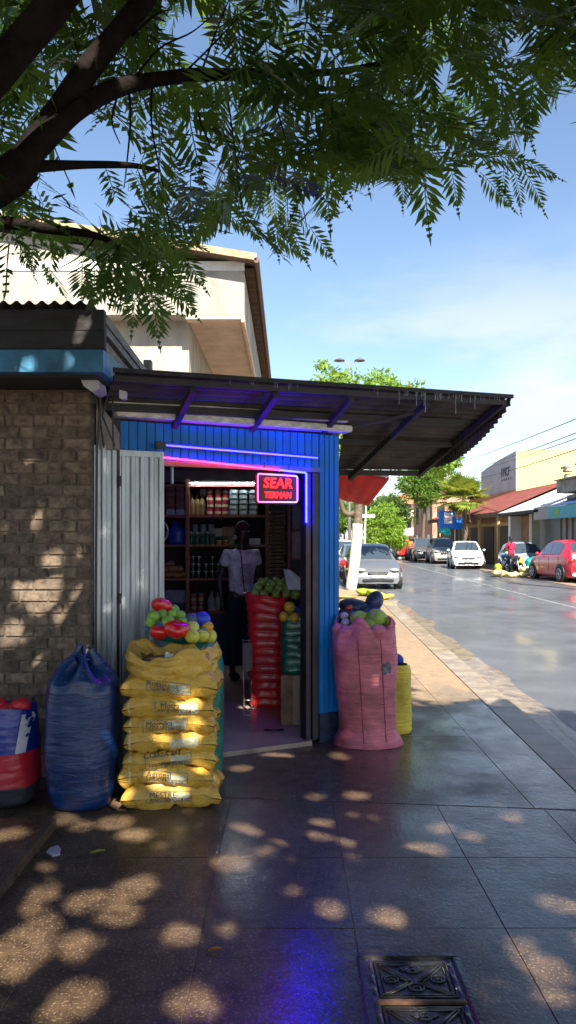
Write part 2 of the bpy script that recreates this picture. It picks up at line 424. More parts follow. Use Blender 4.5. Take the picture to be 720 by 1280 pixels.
t = thing('lean_to_roof', 'black boarded roof edge with blue fascia and wavy sheet over the brick wall', 'roof', (-2.6,4.6,2.6))
RX = -1.115
g = MB(); g.bx(-6.5,RX,4.46,4.53,2.60,2.735); g.build('blue_fascia', M_bluefascia, t)
g = MB(); g.bx(RX-.045,RX,4.535,6.2,2.60,2.74); g.build('blue_side_fascia', M_bluefascia, t)
g = MB()
g.bx(-6.5,RX+.01,4.45,4.50,2.74,2.845); g.bx(-6.5,RX+.006,4.455,4.51,2.852,2.975); g.build('black_board', M_blackwood, t)
g = MB()
for a, b_ in ((2.745,2.80),(2.85,2.90),(2.915,2.975)):
    dz = (-.35)*.0
    g.prism([(RX-.03,4.52,a),(RX-.03,6.3,a-.05),(RX-.03,6.3,b_-.06),(RX-.03,4.52,b_)], (.028,0,0))
g.build('weathered_side_board', M_greywood, t)
g = MB(); g.bx(RX-.06,RX-.035,4.6,6.2,2.70,2.95); g.bx(RX-.04,RX+.02,5.90,5.98,2.55,3.02); g.build('side_batten', M_greywood, t)
g = MB()
g.grid(lambda u,v: Vector((-6.5+u*5.33, 4.40+v*2.1, 3.0-.16*v+.012*math.sin(u*5.33/.076*2*PI))), 560, 2)
g.build('wavy_sheet', M_rust, t, smooth=True)
g = MB(); g.bx(-6.5,RX-.05,4.54,6.2,2.585,2.60); g.build('soffit_board', M_blackwood, t)
t = thing('cable_bundle', 'black cables drooping down the plaster beside the blue panelled kiosk wall', 'cable', P(128,520,4.9))
g = MB()
for k, (pp) in enumerate([[(118,470),(126,492),(124,530),(121,560),(120,700),(119,960)],[(140,476),(133,500),(128,520),(136,540),(143,556),(142,562)],[(118,482),(122,500),(127,540),(130,560)],[(141,500),(141,530),(142,560)]]):
    g.tube([P(x,y,4.86+.01*k) for x,y in pp], .006+.003*(k==0), 6)
g.build('cable', M_black, t)
g = MB(); g.prism([P(101,474,4.62),P(122,475,4.62),P(124,486,4.62),P(115,490,4.62),P(104,482,4.62)], (0,.2,0))
tag(g.build('eave_bracket', mat('off_white_metal', (.42,.42,.40), .6, var=.2), org=P(112,482,4.65)), 'small off white bracket tucked under the end of the blue fascia', 'bracket')
g = MB(); g.prism([P(149,487,4.75),P(157,489,4.75),P(157,498,4.75),P(153,499,4.75),P(149,497,4.75)], (0,.05,0))
tag(g.build('junction_box', mat('pale_plastic', (.5,.5,.5), .5, var=.1), org=P(153,493,4.75)), 'small pale junction box on the wires by the canopy corner', 'junction box')

# ------------------------------------------------------------------ kiosk
U = Vector((.906,.423,0)); NN = Vector((.423,-.906,0)); F0 = Vector((-1.31,5.04,0))
def FP(s, t=0., z=0.): return F0+U*s-NN*t+Vector((0,0,z))     # s along the front, t into the shop
rotU = Matrix.Rotation(math.atan2(U.y,U.x),3,'Z')
def fbox(g, s0, s1, t0, t1, z0, z1): g.box(FP((s0+s1)/2,(t0+t1)/2,(z0+z1)/2), (s1-s0,t1-t0,z1-z0), rot=rotU)
k = thing('market_kiosk', 'blue panelled kiosk shop with open doorway and dark shelves inside', 'kiosk', (-.4,6,0))
g = MB()
s = .166
while s < 1.88:                                   # boards of the header wall
    e = min(s+.062, 1.716); 
    if s >= 1.716: break
    g.rbox(FP((s+e)/2-.001,.02,2.275), (e-s-.004,.03,.27), .004, rot=rotU); s = e
fbox(g, .166,1.89,.03,.06,2.14,2.41); g.build('header_panel', M_blue, k)
g = MB(); s = 1.718
while s < 1.885:
    e = min(s+.043,1.892); g.rbox(FP((s+e)/2,.02,1.315), (e-s-.003,.035,2.18), .005, rot=rotU); s = e
fbox(g, 1.72,1.89,.03,.14,.22,2.40)
g.build('corner_panel', M_blue, k)
g = MB(); fbox(g, 1.722,1.886,.005,.13,0,.222); g.build('corner_plinth', M_bluedark, k)
g = MB(); fbox(g, 1.60,1.714,.03,.10,.03,2.10); fbox(g, 1.652,1.684,-.012,.031,.03,2.10); fbox(g,1.60,1.64,.0,.031,.03,2.10); fbox(g, 1.690,1.714,.01,.031,.03,2.10)
g.build('door_jamb', M_frame, k)
g = MB(); fbox(g,.43,.455,.02,.08,.03,2.10); g.build('door_jamb', M_frame, k)
g = MB(); fbox(g, .30,1.716,-.012,.028,2.108,2.145); g.build('door_lintel', mat('dull_lintel', (.16,.15,.14), .7, var=.3), k)
# inner room
g = MB()
XR = .36; YB = 9.5; XL = -2.3
M_inn = mat('dim_inner_wall', (.25,.22,.21), .8, var=.25, vscale=4)
g.bx(XR,XR+.05,5.95,YB,0,2.47); g.build('side_wall', M_inn, k)
g = MB(); g.bx(XL-.05,XL,5.3,YB,0,2.47); g.build('side_wall', M_inn, k)
g = MB(); g.bx(XL,XR,YB-.05,YB,0,2.47); g.build('back_wall', mat('dim_back_wall', (.22,.2,.19), .8, var=.25, vscale=4), k)
g = MB(); g.prism([(XL-.05,5.0,2.47),(-1.3,5.10,2.47),(.40,5.92,2.47),(.42,YB,2.47),(XL-.05,YB,2.47)], (0,0,.05)); g.build('ceiling_panel', mat('dull_ceiling', (.35,.32,.31), .85, var=.2), k)
g = MB(); g.prism([(XL,5.4,.004),FP(.02,-.02,.004),FP(1.62,-.02,.004),(XR,YB,.004),(XL,YB,.004)], (0,0,.028))
mfl = mat('pinkish_floor_tile', (.46,.32,.26), .32, var=.2, vscale=4, coat=.3)
g.build('floor_slab', mfl, k)
g = MB(); fbox(g, .42,1.63,-.045,-.018,.0,.036); g.build('threshold', mat('threshold_metal', (.32,.24,.19), .5, metal=.3, var=.3), k)
g = MB(); g.bx(XR-.012+.05,.405,5.95,YB,0,2.46); g.build('outer_side_cladding', M_blue, k)
g = MB(); g.bx(XL-.3,-1.33,5.26,5.31,0,2.5); g.build('front_return_wall', M_render, k)
# grey double beam over the header
def beam(z0, z1, s0, s1, t0, t1): 
    g = MB(); g.rbox(FP((s0+s1)/2,(t0+t1)/2,(z0+z1)/2), (s1-s0,t1-t0,z1-z0), .008, rot=rotU); return g
beam(2.425,2.475,.12,1.96,-.10,.02).build('lower_grey_beam', M_greybeam, k)
beam(2.49,2.54,.06,1.9,-.14,-.03).build('upper_grey_beam', mat('darker_grey_beam', (.45,.42,.37), .7, var=.3, vscale=7), k)
g = MB(); g.prism([P(120,505,5.02),P(126,505,5.02),P(147,540,5.02),P(148,562,5.02),P(120,562,5.02)], (0,.06,0)); g.build('plaster_pier', M_render, k)
g = MB(); fbox(g, .10,.165,.0,.06,2.2,2.42); fbox(g,-.05,.0,.02,.06,0,2.45); g.build('corner_post', M_beam, k)
# corrugated shutters (box profile sheet)
def trap(x, p=.0):
    f = (x+p) % 1.0
    return 0 if f < .38 else ((f-.38)/.12 if f < .5 else (1 if f < .88 else 1-(f-.88)/.12))
def sheet(g, s0, s1, z0, z1, t, pitch, amp, lean=0.):
    n = int((s1-s0)/pitch*25)
    g.grid(lambda u,v: FP(s0+u*(s1-s0), t-amp*trap((s0+u*(s1-s0))/pitch)-lean*v, z0+(z1-z0)*v), n, 1)
t = thing('corrugated_shutter', 'narrow galvanised sheet fixed against the brick wall edge', 'shutter', FP(.05,-.03), group=None)
g = MB(); sheet(g, -.02,.135,.02,2.225,-.03,.07,.018); g.build('corrugated_sheet', M_galv, t)
g = MB(); fbox(g,.135,.15,-.05,-.03,.0,2.23); g.build('edge_rail', M_frame, t)
t = thing('corrugated_shutter', 'wide folded back galvanised shutter door washed with blue neon light', 'shutter', FP(.3,-.03))
g = MB(); sheet(g, .155,.445,.03,2.16,-.035,.066,.02); g.build('corrugated_sheet', M_galv, t)
g = MB(); fbox(g,.150,.45,-.055,-.03,2.16,2.20); fbox(g,.445,.46,-.06,-.03,.03,2.2); fbox(g,.150,.158,-.062,-.03,.03,2.2); g.build('shutter_frame', M_galv, t)
for z in (.35,1.15,1.95):
    g = MB(); g.cyl(FP(.15,-.065,z),FP(.15,-.065,z+.07),.009,8); g.build('hinge', M_frame, t)

# ------------------------------------------------------------------ canopy
def CZ(s): return 2.640+.029*(s+.2)
T0 = -.45; SL = .41
def CP(s, t, dz=0.): return FP(s, t, CZ(s)-(t-T0)*SL+dz)
c = thing('sheet_canopy', 'dark corrugated metal canopy jutting over the kiosk doorway and pavement', 'canopy', FP(1,-.4,2.6))
sR = 3.21; sL = .04
g = MB(); ts = np.arange(T0, .77, .0095)
rows = []
for tt in ts:
    a = sL if tt < .05 else max(1.905, (.45-F0.x-(-NN.x)*tt)/U.x)
    rows.append([CP(a+(sR-a)*u, tt, .011*math.sin(tt/.062*2*PI)) for u in np.linspace(0,1,26)])
g.add([p for r in rows for p in r], [(j*26+i,j*26+i+1,(j+1)*26+i+1,(j+1)*26+i) for j in range(len(rows)-1) for i in range(25)])
g.build('roof_sheet', M_rust, c, smooth=True)
def cbar(g, s0,t0,s1,t1,h=.05,wd=.035,drop=.016):
    a = CP(s0,t0,-drop-h/2); b_ = CP(s1,t1,-drop-h/2); d = b_-a; q = d.to_track_quat('X','Z').to_matrix()
    g.box((a+b_)/2, (d.length, wd, h), rot=q)
for (s0,t0,s1,t1,h) in ((.03,-.43,3.19,-.43,.04),(.03,-.13,3.0,-.13,.05),(1.93,.22,3.18,.22,.045),(2.2,.73,3.18,.73,.05)):
    g = MB(); cbar(g, s0,t0,s1,t1,h); g.build('purlin', M_beam, c)
for s in (.55,1.15,1.75,2.42,3.17):
    g = MB(); t1 = .0 if s < 1.9 else .75
    cbar(g, s,-.44,s,t1,.05,.04,.055 if s < 3 else .02); g.build('rafter', M_beam, c)
# ragged sheet hanging from the right-hand verge
g = MB()
def verge(u,v):
    tt = T0-.02+u*1.24; dr = .05+.13*math.sin(min(1,u*1.15)*PI)**.7+.012*noise.noise((u*40,0,0))
    p = CP(sR+.015, tt, .012-v*dr); return p+U*(.018*math.sin(tt/.05*2*PI))*v
g.grid(verge, 150, 3); g.build('hanging_edge_sheet', M_rust, c, smooth=True)
g = MB(); cbar(g, .02,-.465,sR+.03,-.465,.03,.02,-.012); g.build('front_edge_trim', M_blackwood, c)
M_drip = mat('rain_drip', (.35,.38,.4), .15, var=0, spec=.8)
rr = random.Random(3)
for i in range(44):
    s = rr.choice([rr.uniform(.7,1.5), rr.uniform(1.9,3.12), rr.uniform(2.1,3.1)]); ln = rr.choice([.02,.03,.035,.05,.10,.15]) if s > 1.8 else rr.choice([.02,.03,.04])
    p = CP(s,-.47,-.02); g = MB(); n_ = 5
    g.tube([p+Vector((rr.uniform(-.001,.001),0,-ln*q/n_)) for q in range(n_+1)], [.0018,.0012,.0009,.0012,.0018,.0022], 5)
    g.build('rain_drip', M_drip, c)
g = MB(); cbar(g, 1.85,.0,2.6,-.40,.02,.02,.07); g.build('stay_rod', M_beam, c)

# ------------------------------------------------------------------ neon
def neon(name, label, pts, col, st, r=.007, cat='neon light'):
    t = thing(name, label, cat, pts[0])
    m = mat('neon_'+name, (.8,.8,.8), .4, var=0, emit=col, estr=st)
    g = MB(); g.tube(pts, r, 10); g.build('glowing_tube', m, t)
    return t
a, b_ = FP(.47,-.07,2.247), FP(1.665,-.07,2.212)
t = neon('neon_tube', 'long blue neon tube slanting across the wall above the doorway', [a,b_], (.0012,.0018,1.), 28, .0062)
g = MB(); g.rbox(a+Vector((-.035,0,0)), (.085,.04,.05), .008, rot=rotU); g.build('end_cap', M_black, t)
g = MB(); g.box((a+b_)/2+Vector((.01,.02,.006)), ((b_-a).length,.012,.028), rot=(b_-a).to_track_quat('X','Z').to_matrix()); g.build('mounting_rail', M_bluedark, t)
t = neon('neon_tube', 'thin red neon tube along the top of the doorway', [FP(.455,-.03,2.165),FP(1.36,-.03,2.11)], (1.,.002,.008), 7, .006)
t = neon('neon_tube', 'short blue neon tube bent down the inside of the doorway corner', [FP(1.37,-.02,2.112),FP(1.585,-.02,2.100),FP(1.592,-.02,2.09),FP(1.592,-.02,1.715)], (.0006,.0009,1.), 95, .0075)
# sign
sg = thing('neon_sign', 'black neon sign with red letters and pink purple outline in the doorway', 'sign', FP(1.3,.0,1.9))
def SGP(x, z, dy=0.): return FP(1.345+x, -.035+dy, 1.972+z)
g = MB(); g.rbox(SGP(0,0,.035), (.345,.035,.235), .01, rot=rotU); g.build('back_panel', M_black, sg)
out = []
for (cx, cz, a0) in ((.148,.082,0),(-.148,.088,90),(-.148,-.090,180),(.148,-.086,270)):
    for q in range(5):
        an = R(a0+q*22.5); out.append(SGP(cx+.016*math.cos(an), cz+.016*math.sin(an)))
g = MB(); g.tube(out, .0042, 8, closed=True); 
mo = mat('neon_outline', (.8,.8,.8), .4, var=0, emit=(.75,.12,1.), estr=3)
Nn = mo.node_tree.nodes; Ln = mo.node_tree.links
tcn = Nn.new('ShaderNodeTexCoord'); spx = Nn.new('ShaderNodeSeparateXYZ'); Ln.new(tcn.outputs['Object'], spx.inputs[0])
rg = Nn.new('ShaderNodeMapRange'); rg.inputs[1].default_value = -.10; rg.inputs[2].default_value = .15; Ln.new(spx.outputs[0], rg.inputs[0])
mxn = Nn.new('ShaderNodeMix'); mxn.data_type = 'RGBA'; mxn.inputs[6].default_value = (1,.04,.22,1); mxn.inputs[7].default_value = (.42,.10,.9,1); Ln.new(rg.outputs[0], mxn.inputs[0]); Ln.new(mxn.outputs[2], Nn['Principled BSDF'].inputs['Emission Color'])
g.build('glowing_outline', mo, sg, smooth=True)
mr_ = mat('neon_red_letters', (.5,.05,.05), .4, var=0, emit=(1.,.006,.008), estr=2)
for txt, sz, zc, wd in (('SEAR', .105, .035, .24), ('TERMAN', .062, -.053, .22)):
    vs, fs = text_mesh(txt, sz, .002, .0022)
    w0 = max(v.x for v in vs)-min(v.x for v in vs)
    g = MB(); g.add([SGP(v.x*wd/w0+.10*v.y, zc+v.y*1.0, -.004-v.z) for v in vs], fs)
    g.build('red_lettering', mr_, sg)
for x_ in (-.1,.1):
    g = MB(); g.cyl(SGP(x_,.112,.02),SGP(x_,.19,.02),.004,6); g.build('hanging_wire', M_black, sg)
# ------------------------------------------------------------------ the shade tree over the pavement
M_bark = mat('dark_bark', (.012,.009,.008), .85, var=.4, vscale=14, stretch=(1,1,1), bump=.9, bscale=40, spec=.08)
M_leaf = leafmat('shade_leaf', (.008,.026,.007), (.026,.066,.014), (.30,.50,.045), .24)
def frond_tmpl(n, Lf, ll, wd, droop, rs):
    V = []; Q = []
    def quad(a,b_,c_,d): V.extend([a,b_,c_,d]); k = len(V)-4; Q.append((k,k+1,k+2,k+3))
    cur = lambda t: np.array([Lf*t, 0.0, -droop*t*t])
    for i in range(n):
        t = .10+.90*(i/(n-1))**.9; c0 = cur(t)
        sz = ll*(math.sin(min(1, t*1.05+.12)*PI)**.55*.85+.15)
        for sd in (-1,1):
            an = R(62-32*t)+rs.uniform(-.12,.12); dz = rs.uniform(-.30,-.02)
            d = np.array([math.cos(an), sd*math.sin(an), dz]); d /= np.linalg.norm(d)
            q = np.array([-d[1], d[0], 0]); q /= np.linalg.norm(q); q = q*wd/2
            L_ = sz*rs.uniform(.88,1.1)
            quad(c0, c0+d*L_*.45+q+np.array([0,0,.002]), c0+d*L_, c0+d*L_*.45-q+np.array([0,0,.002]))
    c0 = cur(1.); quad(c0, c0+[.03,.006,0], c0+[.075,0,-.01], c0+[.03,-.006,0])
    for i in range(4):
        a, b_ = cur(i/4), cur((i+1)/4); q = np.array([0,.0032,0]); quad(a-q, a+q, b_+q, b_-q)
    return np.array(V), np.array(Q)
rs = random.Random(5)
TM = [frond_tmpl(n_, L2, l2, w2, rs.uniform(.02,.13), rs) for n_,L2,l2,w2 in ((12,.46,.150,.029),(13,.46,.135,.024),(11,.46,.165,.034),(14,.46,.150,.026),(10,.40,.140,.032),(13,.48,.160,.030))]
TB = [frond_tmpl(9, .38, .135, .038, rs.uniform(.02,.10), rs) for _ in range(4)]
def frames(D, roll, upv=None):
    D = D/np.linalg.norm(D, axis=1, keepdims=True)
    up = np.tile([0,0,1.], (len(D),1)) if upv is None else upv; Y = np.cross(up, D); nrm = np.linalg.norm(Y, axis=1, keepdims=True); Y = np.where(nrm > .05, Y/np.maximum(nrm,.05), [0,1.,0])
    Z = np.cross(D, Y); c, s_ = np.cos(roll)[:,None], np.sin(roll)[:,None]
    return np.stack([D, Y*c+Z*s_, Z*c-Y*s_], axis=2)
def place(tmpls, Pp, D, S, roll, upv=None):
    out = []; M3 = frames(D, roll, upv)
    idx = np.random.randint(0, len(tmpls), len(Pp))
    for k, (V, Q) in enumerate(tmpls):
        sel = np.where(idx == k)[0]
        W = np.einsum('nij,vj->nvi', M3[sel], V)*S[sel][:,None,None]+Pp[sel][:,None,:]
        out.append(W.reshape(-1,4,3))
    return np.concatenate(out)       # leaflets as quads
# spots of sun that reach the ground through gaps of the crown: (gx, gy, rx, ry)
DAP = []
def dap(px, py, rx, ry, k=1.0):
    p = G(px, py); a = p.y; DAP.append((p.x, p.y, rx*a/F*k, ry*a*a/(CH*F)*k))
for q in [(22,1190,34,30),(50,1160,22,12),(98,1245,28,18),(108,1127,24,11),(163,1113,22,12),(152,1143,25,11),(95,1180,26,12),(54,1117,18,8),(38,1137,15,7),(58,1082,9,5),(103,1032,14,5),(145,1028,20,7),(168,1043,20,6),(22,1049,14,5),(203,1058,6,4),
          (225,1168,24,11),(235,1250,22,16),(262,1257,16,12),(288,1078,22,10),(300,1034,11,4),(307,1041,17,5),(180,1100,11,6),(325,1066,12,5),(393,995,13,3.5),(446,994,14,4.5),(402,1029,15,4.5),(405,1043,13,5),(432,1053,10,5),
          (412,1136,16,11),(484,1145,20,10),(532,1061,28,7),(590,1045,14,5),(545,1037,14,4),(638,1022,12,5),(424,945,12,4),(468,1204,15,8),(537,1210,14,9),(655,1190,16,20),(685,1212,30,14),(700,1130,26,10),(600,1235,10,4),(345,946,20,4),(300,960,14,3),(20,1215,16,10),(12,1255,10,8),(690,1245,30,10),(570,1000,8,2)]: dap(*q)
def dapw(px, py, rx, ry, d):
    p = P(px, py, d); k = d/F; DAP.append((p.x-KX*p.z, p.y-KY*p.z, rx*k, ry*k*abs(KY)))
for q in [(36,571,9,8,4.93),(103,524,6,14,4.93),(98,540,6,5,4.93),(55,740,20,26,4.93),(25,738,9,16,4.93),(65,700,14,10,4.93),(82,560,6,4,4.93),(14,792,14,14,4.93),(35,803,7,7,4.93),(60,824,17,13,4.93),(106,821,7,12,4.93),(98,750,8,16,4.93),(75,772,10,8,4.93),(45,655,8,6,4.93),(100,690,8,8,4.93),(42,450,5,9,4.46),(88,452,5,9,4.46),
          (133,586,4,10,5.05),(133,668,5,9,5.05),(130,757,10,10,5.05),(155,760,8,6,5.1),(175,740,5,10,5.2),(150,990,13,22,4.35),(222,985,16,9,4.35),(245,968,14,12,4.35),(235,880,14,9,4.35),(200,805,12,6,4.4),(160,870,6,7,4.35),(240,925,8,5,4.35),(150,960,5,5,4.3),(75,1000,8,6,4.2),(320,845,10,8,6.5),(470,850,8,6,5.55),(440,905,5,4,5.55)]: dapw(*q)
rd = random.Random(21)
for _ in range(46):
    x_ = rd.uniform(-1.6,2.0); y_ = rd.uniform(2.4,4.9); k_ = rd.uniform(.018,.05)
    if x_ > .5 and rd.random() < .5: continue
    DAP.append((x_, y_, k_*rd.uniform(.8,1.5), k_*rd.uniform(.8,1.6)))
for _ in range(16):
    z_ = rd.uniform(.7,2.1); x_ = rd.uniform(-2.1,-1.35); k_ = rd.uniform(.012,.035); DAP.append((x_-KX*z_, 4.93-KY*z_, k_, k_*1.2))
DAP = np.array(DAP)
def sunfilter(Qd):
    gx = Qd[:,:,0]-KX*Qd[:,:,2]; gy = Qd[:,:,1]-KY*Qd[:,:,2]
    keep = np.ones(len(Qd), bool)
    for (x,y,a,b_) in DAP:
        m = (((gx-x)/(a*1.0))**2+((gy-y)/(b_*1.05))**2 < 1).any(axis=1); keep &= ~m
    return Qd[keep]
def pix(Pp):
    y = np.maximum(Pp[:,1], .05)
    return CX+Pp[:,0]/y*F, HZ-(Pp[:,2]-CH)/y*F
bx_ = [-60,0,30,60,100,140,170,210,235,255,290,330,380,400,425,450,470,490,520,545,565,580,600,640,675,692,706,720,800]
by_ = [330,330,330,340,368,385,395,410,385,300,285,305,322,318,250,228,215,215,232,228,222,205,190,212,210,165,130,95,90]
def masklow(px): return np.interp(px, bx_, by_)
HOLE = [(120,200,42,56),(244,48,28,40),(470,150,12,10),(560,60,12,14),(380,200,10,14),(310,190,10,16),(420,30,10,12),(505,110,9,10),(610,110,14,12),(660,45,16,12),(330,130,9,10),(150,165,18,26),(268,292,14,18),(430,75,14,12),(98,262,26,14),(180,120,12,10),(286,150,9,12),(395,150,10,12),(345,20,8,14)]
def inhole(px, py):
    r = np.zeros(len(px), bool)
    for a,b_,c_,d in HOLE: r |= ((px-a)/c_)**2+((py-b_)/d)**2 < 1
    return r
# -- limbs
tr = thing('shade_tree', 'large dark feathery leaved tree spreading its limbs over kiosk and pavement', 'tree', (-3.3,2.1,0))
def smooth_path(pts, n=6):
    pts = [Vector(p) for p in pts]; out = []
    for i in range(len(pts)-1):
        p0 = pts[max(i-1,0)]; p1 = pts[i]; p2 = pts[i+1]; p3 = pts[min(i+2,len(pts)-1)]
        for k in range(n):
            t = k/n; out.append(.5*((2*p1)+(-p0+p2)*t+(2*p0-5*p1+4*p2-p3)*t*t+(-p0+3*p1-3*p2+p3)*t**3))
    return out+[pts[-1]]
def limb(g, pts, r0, r1, n=14, wob=.012):
    q = smooth_path(pts); k = len(q)
    if hasattr(r0,'__len__'):
        rr_ = list(np.interp(np.linspace(0,1,k), np.linspace(0,1,len(r0)), r0))
        q = [p+Vector([noise.noise(p*3+Vector((j*9,0,0)))*.012 for j in range(3)]) for p in q]
        g.tube(q, [r*(1+noise.noise(p*5)*.12) for r,p in zip(rr_,q)], n); return
    q = [p+Vector([noise.noise(p*3+Vector((j*9,0,0)))*wob*4*r0 for j in range(3)]) for p in q]
    g.tube(q, [r0+(r1-r0)*i/(k-1)+noise.noise(q[i]*5)*r0*.08 for i in range(k)], n)
fork = Vector((-2.75,2.35,1.75))
g = MB()
limb(g, [(-3.35,2.05,-.1),(-3.2,2.1,.7),fork], .34, .21, 18)
limb(g, [fork, (-1.9,2.55,2.35), P(-10,232,2.7), P(60,150,2.75), P(128,62,2.8), P(182,-5,2.9), P(260,-110,3.1)], [.20,.11,.058,.045,.042,.038,.03], 0)
limb(g, [fork, (-1.75,2.45,2.3), P(-8,245,2.62), P(40,190,2.66), P(90,140,2.75), P(150,108,2.9), P(210,96,3.05), P(290,92,3.3), P(370,92,3.6), P(450,86,3.9), P(520,70,4.2)], [.2,.11,.056,.045,.036,.032,.029,.025,.02,.015,.01], 0)
limb(g, [fork, (-1.9,2.35,2.5), P(-90,190,2.4), P(-20,108,2.4), P(38,38,2.4), P(90,-25,2.4), P(160,-120,2.4)], [.17,.11,.07,.056,.052,.048,.04], 0)
limb(g, [(-2.2,2.7,2.15), P(-40,285,3.3), P(0,279,3.3), P(60,286,3.35), P(130,297,3.4), P(160,325,3.45)], [.09,.035,.028,.022,.016,.01], 0)
limb(g, [P(45,208,2.7), P(100,206,2.9), P(165,207,3.1), P(200,214,3.2)], .022, .008, 8)
g.build('trunk', M_bark, tr, smooth=True)
tw = MB()
def twig(pts, r0=.0055, r1=.002): limb(tw, pts, r0, r1, 6, .0)
for pts, d in (([(160,100),(163,150),(158,210),(155,235)],3.0),([(170,95),(200,60),(240,40),(270,15)],3.1),([(225,96),(262,60),(300,20),(330,-10)],3.3),([(215,97),(235,108),(255,118),(268,122)],3.1),([(120,130),(105,90),(90,40),(84,10)],2.9),
               ([(240,96),(250,150),(262,180),(268,195)],3.2),([(165,45),(195,18),(215,12)],2.9),([(300,92),(320,60),(345,40)],3.4),([(380,92),(400,120),(440,150),(470,190)],3.8),([(400,90),(450,50),(520,30),(600,20)],4.0),
               ([(470,85),(520,130),(560,160),(620,185),(690,225)],4.0),([(450,86),(490,140),(520,200),(540,260)],3.9),([(330,92),(350,150),(370,220),(385,290)],3.6),([(160,325),(175,350),(190,390)],3.4),([(120,296),(100,320),(75,335)],3.4),
               ([(600,20),(650,30),(700,60),(715,100)],4.0),([(560,160),(610,150),(660,150)],4.0),([(190,100),(190,160),(205,240),(220,330)],3.2),([(150,110),(140,150),(150,180)],2.95),([(280,92),(290,160),(300,240),(305,270)],3.4),([(250,95),(270,40),(290,-10)],3.2)):
    q = [P(x,y,d+.05*i) for i,(x,y) in enumerate(pts)]; twig(q)
tw.build('twig', M_bark, tr, smooth=True)
limbs = MB()
rl = random.Random(11)
hub = Vector((-1.6,1.9,3.6))
for i in range(16):
    e = Vector((rl.uniform(-3.5,4.2), rl.uniform(-4.5,1.6), rl.uniform(4.2,5.8)))
    m = (hub+e)/2+Vector((0,0,rl.uniform(.2,.6)))
    limb(limbs, [(-2.6,2.2,2.3), hub+Vector((rl.uniform(-.3,.3),rl.uniform(-.3,.3),0)), m, e], .09, .02, 8)
limbs.build('upper_limb', M_bark, tr, smooth=True)
# -- visible sprays
def sprays(n, dens, dr, scale, seed):
    rn = np.random.RandomState(seed); PP = []; DD = []
    while len(PP) < n:
        px = rn.uniform(-60, 790); low = masklow(px); py = rn.uniform(-120, low)
        if rn.rand() > dens(px, py, low): continue
        d = rn.uniform(*dr); p = np.array(P(px, py, d)); dirv = np.array([rn.normal(.15,.6), rn.normal(0,.5), rn.uniform(-.9,.25)]); dirv /= np.linalg.norm(dirv)
        m = rn.randint(3,6); L_ = .26*scale; side = np.cross(dirv,[0,0,1.]); side /= np.linalg.norm(side)+1e-6
        for i in range(m):
            sg_ = 1 if i % 2 else -1; an = rn.uniform(.4,.8)*sg_ if i < m-1 else 0
            base = p+dirv*L_*(i/m-.5); dd = dirv*math.cos(an)+side*math.sin(an)+np.array([0,0,-.12]); PP.append(base); DD.append(dd)
    return np.array(PP), np.array(DD)
def filt(PP, DD, S, tmpl):
    # keep only fronds whose whole length stays inside the silhouette of the crown
    D = DD/np.linalg.norm(DD, axis=1, keepdims=True); ok = np.ones(len(PP), bool)
    for f, pad in ((.1,0),(.6,4),(1.12,14)):
        x, y = pix(PP+D*(S*.46*f)[:,None]); ok &= (y < masklow(x)+pad) & ~inhole(x,y); ok &= (x < 712)|(y < 150)
    return PP[ok], DD[ok], S[ok]
def dens1(px, py, low):
    a = .55
    if px > 260: a = .95
    if px > 560: a = .50+.2*(py < 110)
    if py < 90: a = max(a, .8)
    if px < 260 and 110 < py < 270: a = .45
    if px < 130 and py > 300: a = .5
    if 150 < px < 260 and py > 250: a = .95
    return a
PPs = []
PP, DD = sprays(580, dens1, (2.9,4.3), 1.3, 3); S = np.random.uniform(.72,1.05,len(PP)); a1 = filt(PP, DD, S, TM)
Q1 = place(TM, a1[0], a1[1], a1[2], np.random.normal(0,.5,len(a1[0])), np.stack([np.random.normal(0,.3,len(a1[0])),-np.random.uniform(.2,1.2,len(a1[0])),np.random.uniform(.2,1,len(a1[0]))],1))
PP, DD = sprays(330, dens1, (4.2,5.6), 1.3, 4); S = np.random.uniform(.8,1.1,len(PP)); a2 = filt(PP, DD, S, TM)
Q2 = place(TM, a2[0], a2[1], a2[2], np.random.normal(0,.5,len(a2[0])), np.stack([np.random.normal(0,.3,len(a2[0])),-np.random.uniform(.2,1.2,len(a2[0])),np.random.uniform(.2,1,len(a2[0]))],1))
# named hanging fronds along the lower outline: base pixel -> tip pixel
hand = []
for (bx,by,tx,ty,d,s_) in [(525,180,537,292,3.5,1.12),(600,215,648,262,4,.9),(640,195,705,222,4,.9),(650,205,690,262,4,.75),(630,210,626,256,4,.6),(642,212,660,262,4,.6),(598,165,682,152,3.9,1.0),(600,195,672,195,4,.85),(690,10,706,95,3.4,1.0),(650,40,690,80,3.7,.9),(560,190,575,265,3.9,.8),(500,200,508,262,3.8,.7),(610,80,662,98,3.8,.8),(40,300,40,345,3.2,.6),(20,295,40,342,3.1,.75),(70,300,54,362,3.3,.75),(98,320,120,390,3.3,.8),(150,330,110,385,3.3,.8),(185,350,205,435,3.3,1.),(170,345,168,420,3.3,.9),(205,345,248,398,3.4,.8),(215,300,262,362,3.4,.9),(155,232,122,215,3.1,.55),(155,235,125,240,3.1,.5),(160,240,165,190,3.1,.7),(300,260,330,305,3.7,.8),(385,280,420,335,3.8,.85),(360,280,392,338,3.7,.85),(345,270,350,325,3.7,.7),(400,270,430,262,3.9,.7),(255,250,258,300,3.4,.7),(130,205,160,280,3.2,.8),(445,160,470,235,3.9,.9),(420,190,440,245,3.9,.8),(545,120,585,175,4,.9),(470,70,520,120,4,1.)]:
    b0 = P(bx,by,d); e = P(tx,ty,d); ln = (e-b0).length; hand.append((b0, e-b0, ln/.49))
hp = np.array([h[0] for h in hand]); hd = np.array([h[1] for h in hand]); hs = np.array([h[2] for h in hand])
